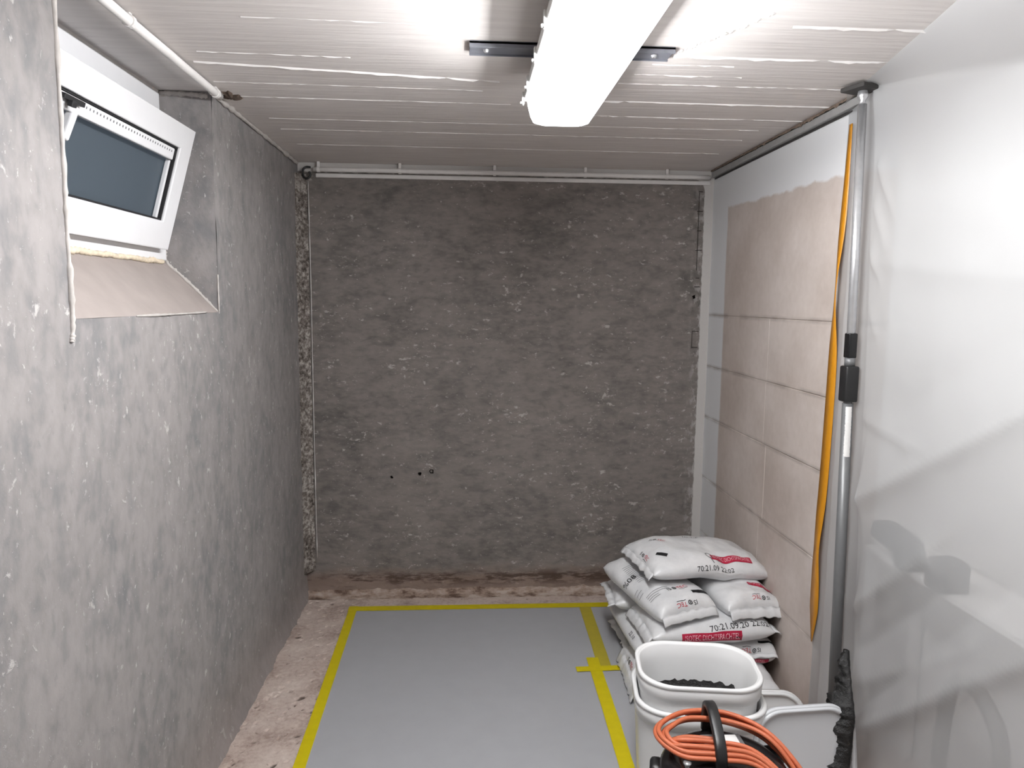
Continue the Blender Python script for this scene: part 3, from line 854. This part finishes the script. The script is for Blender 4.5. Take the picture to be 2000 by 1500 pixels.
pp(tube('ball_joint', [(PT.x, PT.y, 2.19), (PT.x, PT.y, 2.20), (PT.x, PT.y, 2.212), (PT.x, PT.y, 2.231)], .01, M_steel, None, 12, rfun=lambda t: 0.013 if t < .2 else (0.008 if t < .5 else 0.016)))

# amber tape sealing the film edge to the wall, partly twisted
v, f = [], []
n = 90
for i in range(n + 1):
    t = i / n; z = 2.165 - (2.165 - 0.335) * t
    y = 2.372 + 0.052 * t
    w = 0.010 + 0.020 * math.sin(min(1, t * 2.2) * PI / 2)
    w *= 1 - 0.45 * gauss(t - 0.30, 0.08)
    if t > 0.93: w *= max(0.12, 1 - (t - 0.93) / 0.08)
    tw = 0.7 * gauss(t - 0.30, 0.08) + 0.4 * gauss(t - 0.80, 0.06)
    x = W - 0.011 - 0.010 * gauss(t - 0.30, 0.1) - 0.008 * gauss(t - .8, .08)
    dy, dx = math.cos(tw) * w, math.sin(tw) * w * 0.4
    v += [(x - dx, y - dy, z), (x + dx, y + dy, z), (x + dx - 0.0008, y + dy, z), (x - dx - 0.0008, y - dy, z)]
for i in range(n):
    for k in range(4):
        a = i * 4 + k; b = i * 4 + (k + 1) % 4; f.append((a, b, b + 4, a + 4))
f += [(3, 2, 1, 0), tuple(n * 4 + k for k in range(4))]
at_ = obj('wall_tape', v, f, M_orange_tape, None, True)
tag(at_, 'long amber yellow tape strip hanging down the right wall beside the pole', 'tape')

# things blurred behind the film
M_dk = simple('dark_grey_box', rgb(46, 46, 50), 0.6)
rack = empty('storage_rack', (2.30, 1.9, 0)); tag(rack, 'white storage rack hidden behind the plastic dust sheet', 'rack')
rinv = Matrix.Translation((-2.30, -1.9, 0))
for nm, c, s in (('shelf_board', (2.30, 1.86, 0.755), (0.20, 0.78, 0.02)), ('post', (2.385, 2.235, 0.382), (0.03, 0.03, 0.764)), ('post', (2.385, 1.485, 0.382), (0.03, 0.03, 0.764)), ('post', (2.215, 2.235, 0.382), (0.03, 0.03, 0.764)), ('post', (2.215, 1.485, 0.382), (0.03, 0.03, 0.764))):
    o = box(nm, c, s, M_white_paint, None, None, 0.002); o.parent = rack; o.matrix_parent_inverse = rinv
bm = bmesh.new(); add_box(bm, (2.215, 1.868, 0.806), (0.09, 0.078, 0.082), None, 0.010, 3); add_box(bm, (2.215, 1.868, 0.850), (0.075, 0.066, 0.010), None, 0.004, 2)
tag(bmobj('storage_box', bm, M_dk), 'small square dark box blurred behind the plastic sheet', 'box')
bm = bmesh.new()
add_box(bm, (2.205, 2.02, 0.787), (0.08, 0.05, 0.044), None, 0.01, 2)
add_box(bm, (2.205, 2.10, 0.838), (0.08, 0.16, 0.06), Matrix.Rotation(0.12, 3, 'X'), 0.015, 3)
add_box(bm, (2.205, 2.03, 0.815), (0.08, 0.06, 0.07), Matrix.Rotation(-0.35, 3, 'X'), 0.012, 3)
tag(bmobj('power_tool', bm, M_dk), 'dark angular tool shape blurred behind the sheet near the pole', 'tool')
P = catmull([(2.24, 1.64, 0.03), (2.21, 1.61, 0.25), (2.20, 1.60, 0.46), (2.19, 1.66, 0.555), (2.19, 1.74, 0.56), (2.20, 1.80, 0.48), (2.21, 1.83, 0.25), (2.24, 1.84, 0.03)], 10)
tag(tube('hose_loop', P, 0.020, simple('grey_hose', rgb(135, 133, 130), .6), None, 12), 'thick arched dark hose shape blurred behind the lower sheet', 'hose')

# ------------------------------------------------------------------ cement sacks
def make_print(name, parent, S, geo, mat):
    """flat print laid on the sack: geo = (verts2d, faces); S maps (a,b) metres to a surface point"""
    v = [S(p[0], p[1]) for p in geo[0]]
    return obj(name, v, geo[1], mat, parent, False)
_txt = {}
def text_geo(s, size):
    key = s
    if key not in _txt:
        cu = bpy.data.curves.new('t', 'FONT'); cu.body = s; cu.align_x = 'CENTER'; cu.align_y = 'CENTER'; cu.resolution_u = 2
        o = bpy.data.objects.new('t', cu); COL.objects.link(o)
        dg = bpy.context.evaluated_depsgraph_get(); me = bpy.data.meshes.new_from_object(o.evaluated_get(dg))
        _txt[key] = ([(v.co.x, v.co.y) for v in me.vertices], [tuple(p.vertices) for p in me.polygons])
        bpy.data.objects.remove(o); bpy.data.curves.remove(cu); bpy.data.meshes.remove(me)
    g = _txt[key]
    return ([(x * size, y * size) for x, y in g[0]], g[1])
def rect_geo(w, h, n=12):
    v = [(-w / 2 + w * i / n, y) for y in (-h / 2, 0, h / 2) for i in range(n + 1)]
    return v, grid_faces(n + 1, 3)
def disc_ring(r0, r1, n=14):
    v = [(r * math.cos(2 * PI * k / n), r * math.sin(2 * PI * k / n)) for r in (r0, r1) for k in range(n)]
    return v, grid_faces(n, 2, True, True)
def place(g, a, b, rot, sx=1.0):
    c, s = math.cos(rot), math.sin(rot)
    return ([(a + c * x * sx - s * y, b + s * x * sx + c * y) for x, y in g[0]], g[1])

class Sack:
    def __init__(self, label, loc, yaw, L=0.54, Wd=0.29, T=0.105, pitch=0.0, roll=0.0, bend=0.0, twist=0.0, seed=0, plumpL=7, plumpW=3.2, crumple=0.0, dents=()):
        self.L, self.W, self.T = L, Wd, T; self.seed = seed; self.bend = bend; self.twist = twist; self.pL, self.pW = plumpL, plumpW; self.crumple = crumple; self.dents = dents
        self.R = Matrix.Translation(loc) @ Matrix.Rotation(yaw, 4, 'Z') @ Matrix.Rotation(pitch, 4, 'Y') @ Matrix.Rotation(roll, 4, 'X')
        self.root = empty('cement_sack', loc)
        tag(self.root, label, 'sack', 'white cement sacks in the pile')
        self.inv = Matrix.Translation(-Vector(loc))
        nu, nv = 56, 30
        V, F = [], []
        def us(n): return [math.sin((i / (n - 1) - 0.5) * PI) * 0.72 + (i / (n - 1) * 2 - 1) * 0.28 for i in range(n)]
        U, Vv = us(nu), us(nv)
        for side in (1, -1):
            k = len(V)
            V += [self.S(u, v, side) for v in Vv for u in U]
            F += [tuple(q + k for q in f) for f in grid_faces(nu, nv, False, side < 0)]
        bm = bmesh.new(); bv = [bm.verts.new(p) for p in V]
        for f in F: bm.faces.new([bv[q] for q in f])
        bmesh.ops.remove_doubles(bm, verts=bm.verts, dist=0.0004)
        o = bmobj('sack_body', bm, M_bag, None, True); self.own(o)
        self.table = {}
    def own(self, o): o.parent = self.root; o.matrix_parent_inverse = self.inv; return o
    def S(self, u, v, side=1, off=0.0):
        if v < -1: v = -2 - v; side = -side
        elif v > 1: v = 2 - v; side = -side
        if u < -1: u = -2 - u; side = -side
        elif u > 1: u = 2 - u; side = -side
        L, W_, T = self.L, self.W, self.T
        hu = max(0, 1 - abs(u) ** self.pL) ** 0.55; hv = max(0, 1 - abs(v) ** self.pW) ** 0.55
        h = T / 2 * hu * hv
        sq = 1 - 0.05 * abs(v) ** 4 * 0  # plan shape
        x = L / 2 * u * (1 - 0.025 * (1 - abs(v) ** 2)); y = W_ / 2 * v * (1 - 0.07 * abs(u) ** 6)
        wr = ns(x * 1.0, y * 1.0, self.seed * 3.7 + side, 9, 3) * 0.010 * min(1, hu * hv * 1.2)
        rip = math.sin(y * 120 + 5 * ns(x, y, self.seed, 6)) * 0.0030 * (abs(u) ** 5) * hv - 0.007 * max(0, 0.35 - abs(ns(x, y * 0.8, self.seed * 1.3 + side, 7, 2))) * min(1, hu * hv * 1.3)
        cr = self.crumple * ns(x, y, self.seed + 5, 26, 3) * min(1, hu * hv)
        z = side * (h + off) + (wr + rip + cr) * (1 if side > 0 else 0.5)
        for (du, dv, dw, dd) in self.dents:
            z -= dd * math.exp(-((u - du) / dw) ** 2 - ((v - dv) / (dw * 1.6)) ** 2) * (1 if side > 0 else 0.6)
        z -= self.bend * (u * u - 0.33)
        z += self.twist * u * v
        return self.R @ Vector((x, y, z))
    def surf(self, u0, v0, rot, side=1):
        """mapping (a,b) metres around a point of the surface, stepping by real length"""
        def arc(fn, c, d):
            # walk from c by length d along parameter
            st = 0.004 if d >= 0 else -0.004; acc = 0.0; p = fn(c); t = c
            while acc < abs(d) and abs(t + st) < 1.7:
                q = fn(t + st); s = (q - p).length
                if acc + s >= abs(d): return t + st * (abs(d) - acc) / max(s, 1e-6)
                acc += s; p = q; t += st
            return t
        c, s = math.cos(rot), math.sin(rot)
        def f(a, b):
            A, B = c * a - s * b, s * a + c * b
            k1 = (round(A, 4), 0)
            u = arc(lambda t: self.S(t, v0, side), u0, A); v = arc(lambda t: self.S(u0, t, side), v0, B)
            e = 0.004
            p = self.S(u, v, side); pu = self.S(u + e, v, side) - self.S(u - e, v, side); pv = self.S(u, v + e, side) - self.S(u, v - e, side)
            nrm = pu.cross(pv).normalized() * side; self.last_n = nrm
            return p + nrm * 0.0016
        return f
    def pr(self, geo, u0, v0, rot, mat, name='print', side=1):
        self.last = self.own(make_print(name, None, self.surf(u0, v0, rot, side), geo, mat)); return self.last
    def join_pr(self, geos, u0, v0, rot, mat, name, side=1):
        v, f = [], []
        for g in geos:
            k = len(v); v += g[0]; f += [tuple(q + k for q in ff) for ff in g[1]]
        return self.pr((v, f), u0, v0, rot, mat, name, side)
    def logo(self, u0, v0, rot, w=0.085, side=1):
        z = w / 4.6
        self.join_pr([place(text_geo('IS', z * 1.25), -w * 0.385, 0, 0), place(disc_ring(z * 0.30, z * 0.46), -w * 0.135, 0, 0), place(disc_ring(0.0005, z * 0.16), -w * 0.135, 0, 0), place(rect_geo(w * 0.42, z * 0.1, 4), w * 0.24, -z * 0.72, 0)], u0, v0, rot, M_blacktx, 'logo_print', side)
        self.join_pr([place(text_geo('TEC', z * 1.25), w * 0.26, 0, 0)], u0, v0, rot, M_redtx, 'logo_print', side)
    def banner(self, u0, v0, rot, w, h, txt='ISOTEC DICHTSPACHTEL', side=1):
        self.pr(rect_geo(w, h, 30), u0, v0, rot, M_red, 'banner_print', side)
        ban = self.last
        g = text_geo(txt, h * 0.78); mx = max(abs(p[0]) for p in g[0]); k = min(1.0, w * 0.46 / mx)
        f2 = self.surf(u0, v0, rot, side); v = []
        for p in g[0]:
            q = f2(p[0] * k, p[1]); v.append(q + self.last_n * 0.0012)
        o = obj('banner_text', v, g[1], M_pinktx, None, False)
        o.parent = ban
    def bar(self, u0, v0, rot, w=0.045, h=0.014, side=1): self.pr(rect_geo(w, h, 6), u0, v0, rot, M_blacktx, 'code_bar', side)
    def lines(self, u0, v0, rot, n=9, w=0.10, gap=0.011, side=1, seed=0):
        r = random.Random(seed); gs = []
        for i in range(n):
            ww = w * r.uniform(0.45, 1.0); gs.append(place(rect_geo(ww, 0.0022, 8), -(w - ww) / 2, (n / 2 - i) * gap, 0))
        self.join_pr(gs, u0, v0, rot, M_greytx, 'small_print', side)
    def text(self, s, size, u0, v0, rot, mat=None, side=1): self.pr(text_geo(s, size), u0, v0, rot, mat or M_blacktx, 'stamped_text', side)
    def flap(self, end, width=0.035, droop=0.6, ragged=0.0):
        """folded seam strip across one short end"""
        n = 24; v, f = [], []
        for i in range(n + 1):
            t = -0.97 + 1.94 * i / n
            p = self.S(end * 0.999, t, 1); q = self.S(end * 0.96, t, 1)
            out = (self.R.to_3x3() @ Vector((end, 0, 0))).normalized(); dn = (self.R.to_3x3() @ Vector((0, 0, 1))).normalized()
            wv = 0.004 * ns(t * 3, self.seed, 1, 1.5, 3)
            tip = p + out * width * math.cos(droop) - dn * (width * math.sin(droop)) + dn * wv + out * ragged * ns(t * 9, self.seed, 2, 2, 3)
            mid = p.lerp(tip, 0.5) + dn * (0.004 + wv)
            th = dn * 0.0035
            v += [p + th, mid + th, tip + th, tip - th * .4, mid - th, p - th]
        for i in range(n):
            for k in range(6):
                a = i * 6 + k; b = i * 6 + (k + 1) % 6; f.append((a, b, b + 6, a + 6))
        f += [(5, 4, 3, 2, 1, 0), tuple(n * 6 + k for k in range(6))]
        return self.own(obj('seam_flap', v, f, M_bag, None, True))

SZ = 0.0
# bottom layer
HP = PI / 2
sI = Sack('sack at the foot of the pile with ragged end flap beside the buckets', (1.808, 2.745, 0.058), math.radians(-3), L=0.575, Wd=0.38, T=0.112, seed=1)
sI.flap(-1, 0.055, 1.15, 0.012); sI.logo(-0.985, 0.10, -HP, 0.095)
sJ = Sack('hindmost bottom sack with crumpled tail lying against the back wall', (1.845, 3.10, 0.056), math.radians(2), L=0.56, Wd=0.32, T=0.108, seed=2, crumple=0.01)
sJ.flap(-1, 0.03, 0.3, 0.02)
# second layer
sG = Sack('second layer sack with black code square, long side facing left, left of pile', (1.678, 2.955, 0.160), math.radians(93), L=0.52, Wd=0.31, T=0.110, seed=3)
sG.bar(0.05, 0.72, 0.2, 0.03, 0.02); sG.bar(0.12, 0.62, 0.2, 0.03, 0.008); sG.text('22.10', 0.026, -0.55, 0.92, PI)
sH = Sack('boxy second layer sack with red stripe near right wall, end facing forward', (1.993, 2.940, 0.148), math.radians(-89), L=0.53, Wd=0.25, T=0.108, seed=4, plumpL=16, plumpW=7)
sH.flap(1, 0.018, 0.3)
sH.logo(0.985, 0.10, HP + PI, 0.085); sH.banner(1.02, 0.05, HP, 0.16, 0.022, 'DICHTSPACHTEL'); sH.bar(0.90, 0.75, HP, 0.09, 0.010)
# third layer
sE = Sack('long sack lying crosswise behind the bucket rim with date stamp', (1.832, 2.800, 0.250), math.radians(4), L=0.515, Wd=0.32, T=0.112, seed=5)
sE.banner(-0.06, -1.0, 0, 0.25, 0.036); sE.text('70:21.09.20 22:02', 0.036, 0.42, -0.87, 0.05); sE.flap(-1, 0.04, 0.9); sE.flap(1, 0.03, 0.4); sE.text('y', 0.05, 0.36, -1.0, 0.9)
sF = Sack('sack with crumpled left end tucked under the middle sacks', (1.800, 3.08, 0.246), math.radians(-3), L=0.58, Wd=0.28, T=0.104, seed=6, crumple=0.018)
sF.flap(-1, 0.03, 0.3, 0.015)
# fourth layer
sC = Sack('sack with rows of small print, left one of the two middle sacks', (1.672, 2.920, 0.350), math.radians(-74), L=0.51, Wd=0.275, T=0.124, seed=7, pitch=math.radians(3), roll=math.radians(4), plumpL=9)
sC.flap(1, 0.035, 0.9); sC.logo(0.60, 0.05, HP + 0.1, 0.10); sC.logo(0.955, 0.02, -HP, 0.10); sC.bar(0.80, 0.62, HP, 0.075, 0.020)
sC.lines(-0.15, -0.30, HP, 13, 0.13, 0.012, seed=1); sC.lines(0.60, -0.55, HP, 4, 0.11, 0.011, seed=2); sC.text('%08', 0.045, -0.1, -0.86, HP); sC.lines(0.35, -0.9, HP, 3, 0.05, .02, seed=3)
sD = Sack('plain sack with short red stripe, right one of the two middle sacks', (1.985, 2.950, 0.350), math.radians(-80), L=0.50, Wd=0.265, T=0.120, seed=8, pitch=math.radians(4), roll=math.radians(-2), plumpL=9, crumple=0.006)
sD.flap(1, 0.04, 0.85); sD.banner(0.62, 0.55, HP - .25, 0.11, 0.026, 'DICHTSPACHTEL'); sD.logo(0.93, 0.25, -HP, 0.085)
# top
sA = Sack('topmost sack of the pile with curved red banner and code bar', (1.862, 2.965, 0.458), math.radians(10), L=0.55, Wd=0.34, T=0.122, seed=9, pitch=math.radians(5), roll=math.radians(3), bend=0.024, dents=((0.22, -0.85, 0.14, 0.022),))
sA.flap(-1, 0.03, 1.0, 0.01); sA.flap(1, 0.03, 1.0)
sA.banner(0.32, -0.72, 0.0, 0.20, 0.032); sA.logo(-0.66, 0.30, -0.7, 0.075); sA.bar(-0.78, -0.45, -0.7, 0.05, 0.018); sA.logo(-0.965, -0.1, -HP, 0.085)
sA.join_pr([place(disc_ring(0.013, 0.016), 0, 0.012, 0), place(rect_geo(0.004, 0.03, 2), 0.006, -0.014, 0.4)], -0.06, -0.74, 0.0, M_greytx, 'symbol_print')
sA.text('70:21.09 22:02', 0.030, 0.0, -0.97, 0.05); sA.text('lo-l-r', 0.035, 0.0, 0.5, -0.3, M_greytx)

# ------------------------------------------------------------------ buckets
def bucket(label, c, yaw, w, d, h, rim_z, residue=False, name='bucket'):
    root = empty(name, (c[0], c[1], rim_z - h)); root.rotation_euler = (0, 0, yaw); tag(root, label, 'bucket', 'white plastic buckets nested together')
    def ring(k, z, g=0.0): return [(x, y, z) for x, y in rrect((w + g) * k, (d + g) * k, 0.105 * k, 10)]
    taper = 0.90
    def kk(z): return taper + (1 - taper) * z / h
    th = 0.004
    rings = [ring(kk(0), 0.0), ring(kk(0) * 1.0, 0.006)]
    for z in (h * 0.3, h * 0.6, h - 0.075): rings.append(ring(kk(z), z))
    rings += [ring(kk(h - .05), h - 0.052), ring(1, h - 0.012), ring(1.0, h - 0.005, 0.004), ring(1.0, h, 0.0), ring(1.0, h, -0.008), ring(1.0, h - 0.006, -0.014)]
    for z in (h - 0.05, h * 0.5, 0.02, 0.008): rings.append(ring(kk(z), z, -2 * th - .012))
    rings.append(ring(kk(0) * 0.9, 0.005, -.02))
    loft('body', rings, M_bucket, root, True, True)
    # collar and lip
    loft('rim', [ring(1, h - 0.010, 0.002), ring(1, h - 0.010, 0.014), ring(1, h - 0.003, 0.016), ring(1, h + 0.002, 0.012), ring(1, h + 0.003, 0.002), ring(1, h + 0.001, -0.006), ring(1, h - 0.004, -0.007)], M_bucket, root)
    loft('collar', [ring(kk(h - .052), h - 0.052, 0.001), ring(kk(h - .052), h - 0.054, 0.012), ring(1, h - 0.03, 0.011), ring(1, h - 0.012, 0.011), ring(1, h - 0.010, 0.004)], M_bucket, root)
    if residue:
        # dried bitumen crust on the inside
        v, f = [], []; n = 110; zb = h - residue
        K = [(0.985, 0.0), (0.96, -0.006), (0.92, -0.012), (0.86, -0.016), (0.78, -0.02), (0.66, -0.02), (0.5, -0.018), (0.3, -0.02), (0.1, -0.02)]
        for q, dz in K:
            for k in range(n):
                a = 2 * PI * k / n; ca, sa = math.cos(a), math.sin(a)
                R_ = (abs(ca / (0.435 * w)) ** 3.6 + abs(sa / (0.435 * d)) ** 3.6) ** (-1 / 3.6)
                x, y = ca * R_ * q, sa * R_ * q
                top = 0.016 * (1 if q > 0.97 else 0.6 if q > .94 else .2) * (0.6 + 0.8 * ns(ca * 2, sa * 2, 3, 3.0, 4) + 0.5 * max(0, sa))
                v.append((x, y, zb + dz + top + 0.006 * ns(x, y, 4, 45, 4)))
        f = grid_faces(n, len(K), True); f.append(tuple((len(K) - 1) * n + k for k in range(n)))
        o = obj('bitumen_residue', v, f, M_bit, root, True); o['label'] = 'black bitumen residue crusted on the bucket inside'
    return root
bucket('empty open white bucket with black residue, nested in another', (1.586, 2.112), math.radians(-8), 0.368, 0.285, 0.34, 0.425, residue=0.138)
bucket('lower white bucket holding the open bucket, rim showing below', (1.586, 2.106), math.radians(-8), 0.388, 0.305, 0.345, 0.347)

# ------------------------------------------------------------------ bucket lids leaning
def lid(label, c, w, h, yaw, lean, mat):
    root = empty('leaning_bucket_cover', c); root.rotation_euler = (lean, 0, yaw); tag(root, label, 'lid', 'white bucket lids leaning by the film')
    P = rrect(w, h, 0.09, 10)
    def rg(g, y): return [(x * (1 + 2 * g / w), y, z * (1 + 2 * g / h) + h / 2) for x, z in P]
    loft('panel', [rg(-0.03, 0.004), rg(-0.018, 0.003), rg(-0.016, -0.002), rg(-0.004, -0.004), rg(0, -0.002), rg(0, 0.012), rg(-0.006, 0.012), rg(-0.01, 0.006)], mat, root, True, True)
    loft('rim', [rg(-0.018, -0.0035), rg(-0.014, -0.009), rg(-0.009, -0.009), rg(-0.006, -0.0035)], mat, root)
    return root
lid('large white bucket lid leaning upright beside the black smeared lid', (1.884, 1.925, 0.001), 0.335, 0.355, math.radians(4), math.radians(-10), M_lid)
lid('smaller white bucket lid standing right behind the open bucket', (1.930, 2.37, 0.001), 0.32, 0.165, math.radians(-4), math.radians(-10), M_bucket)

# black smeared lid, seen almost edge-on
root = empty('smeared_lid', (2.065, 1.94, 0)); tag(root, 'upright lid thickly smeared with ragged black bitumen beside the plastic sheet', 'lid')
rinv2 = Matrix.Translation((-2.065, -1.94, 0))
v, f = [], []
nz, na = 130, 16
for j in range(nz):
    t = j / (nz - 1); z = 0.002 + 0.485 * t
    wl_ = 0.032 + 0.022 * ns(z, 1, 1, 14, 5) + (0.012 if t < 0.72 else -0.028 * (t - 0.72) / 0.28) + 0.05 * gauss(t - 0.33, 0.035)
    wl_ = max(wl_, 0.006)
    for k in range(na):
        a = 2 * PI * k / na
        x = math.cos(a); y = math.sin(a)
        cx_ = 2.000 + 0.045 * t
        px = cx_ + (x * wl_ if x < 0 else x * 0.012); py = 1.985 + y * 0.055 * (1 - 0.85 * max(0, t - 0.66) / 0.34) + 0.05 * t + 0.03 * max(0, t - 0.66) / 0.34
        q = 1 + 0.6 * ns(px * 3, z * 2.6, k * .4, 14, 4)
        v.append((min(cx_ + (px - cx_) * q, cx_ + 0.012), py, z))
f = grid_faces(na, nz, True); f += [tuple(range(na))[::-1], tuple((nz - 1) * na + k for k in range(na))]
o = obj('bitumen_smear', v, f, M_bit, None, True); o.parent = root; o.matrix_parent_inverse = rinv2

# ------------------------------------------------------------------ vacuum cleaner with cable
VX, VY = 1.500, 1.625
vac = empty('vacuum_cleaner', (VX, VY, 0)); tag(vac, 'black drum vacuum cleaner with arched carry handle in front of the buckets', 'vacuum cleaner')
def circ(r, z, n=40): return [(r * math.cos(2 * PI * k / n), r * math.sin(2 * PI * k / n), z) for k in range(n)]
loft('drum', [circ(.130, .03), circ(.138, .04), circ(.146, .20), circ(.150, .33), circ(.150, .345)], M_blackpl, vac, True, True)
loft('lid', [circ(.150, .346), circ(.162, .350), circ(.164, .385), circ(.160, .405), circ(.150, .420), circ(.132, .430), circ(.120, .432), circ(.112, .427), circ(.104, .425), circ(.06, .432), circ(.0, .434)], M_blackgl, vac, True, False)
for a in (math.radians(165), math.radians(15)):
    bm = bmesh.new(); add_box(bm, (0.160 * math.cos(a), 0.160 * math.sin(a) + .03, 0.350), (0.035, 0.055, 0.075), Matrix.Rotation(a, 3, 'Z'), 0.012, 3)
    bmobj('lid_latch', bm, M_blackpl, vac, True)
# arched handle, front to back
P = catmull([(-0.022, -0.030, 0.425), (-0.022, -0.028, 0.462), (-0.020, 0.000, 0.495), (-0.012, 0.07, 0.522), (-0.004, 0.125, 0.510), (0.0, 0.145, 0.47), (0.0, 0.146, 0.425)], 10)
v, f = [], []
for i, p in enumerate(P):
    t = (P[min(i + 1, len(P) - 1)] - P[max(i - 1, 0)]).normalized(); sd = Vector((1, 0, 0)); nr = t.cross(sd).normalized()
    for a, b in ((-1, -.7), (-.75, -1), (.75, -1), (1, -.7), (1, .7), (.75, 1), (-.75, 1), (-1, .7)):
        v.append(p + sd * a * 0.0135 + nr * b * 0.008)
f = grid_faces(8, len(P), True); f += [tuple(range(8))[::-1], tuple((len(P) - 1) * 8 + k for k in range(8))]
hd = obj('handle', v, f, M_blackpl, vac)
tube('screw', [(-0.104, -0.02, 0.425), (-0.104, -0.02, 0.440)], 0.006, M_steel, vac, 10)
tube('screw_head', [(-0.104, -0.02, 0.440), (-0.104, -0.02, 0.445)], 0.010, M_steel, vac, 10)
box('type_plate', (0.022, 0.080, 0.4325), (0.105, 0.055, 0.003), M_alu, vac, None, 0.001, 1)
box('type_label', (0.040, 0.080, 0.4345), (0.045, 0.042, 0.002), simple('white_sticker', rgb(220, 220, 218), .5), vac, None, 0.0005, 1)
# hose stub at the right
tube('hose_socket', [(0.12, 0.06, .40), (0.175, 0.075, .395)], 0.024, M_blackpl, vac, 16)

# cable: one rope of loops over the lid, drooping at the right
rnd = random.Random(5); pts = []
turns = 6
for k in range(turns):
    r1 = rnd.uniform(-1, 1); r2 = rnd.uniform(-1, 1); lift = 0.447 + 0.009 * (k % 3)
    q = 0.016 * (k - 2.5) / 2.5
    loop = [(1.352 + q * .9, 1.675 + r1 * .010, lift + 0.004), (1.372 + q, 1.735 - q, lift + .002), (1.450, 1.775 - q * 1.6, lift + .006), (1.560, 1.755 - q * 1.5 + r2 * .008, lift + .004),
            (1.640 + r2 * .006, 1.680 - q, lift - 0.010), (1.705 - q, 1.575 + r1 * .012, lift - 0.085), (1.715 - q * 1.2, 1.50 + r2 * .012, lift - 0.155),
            (1.680 - q, 1.475 + q, lift - 0.12), (1.625, 1.535 + q, lift - 0.040), (1.560, 1.592 + q + r1 * .008, lift + 0.002), (1.470, 1.622 + q * 1.4, lift + .006), (1.390, 1.640 + q * 1.2, lift + .004)]
    pts += loop
pts = pts[2:] + [(1.372, 1.70, 0.438), (1.43, 1.72, 0.436), (1.50, 1.70, 0.4395)]
cablep = catmull(pts, 7)
cb = tube('extension_cable', cablep, 0.0062, M_cable, None, 9)
tag(cb, 'orange extension cable coiled in loops on the black vacuum lid', 'cable')
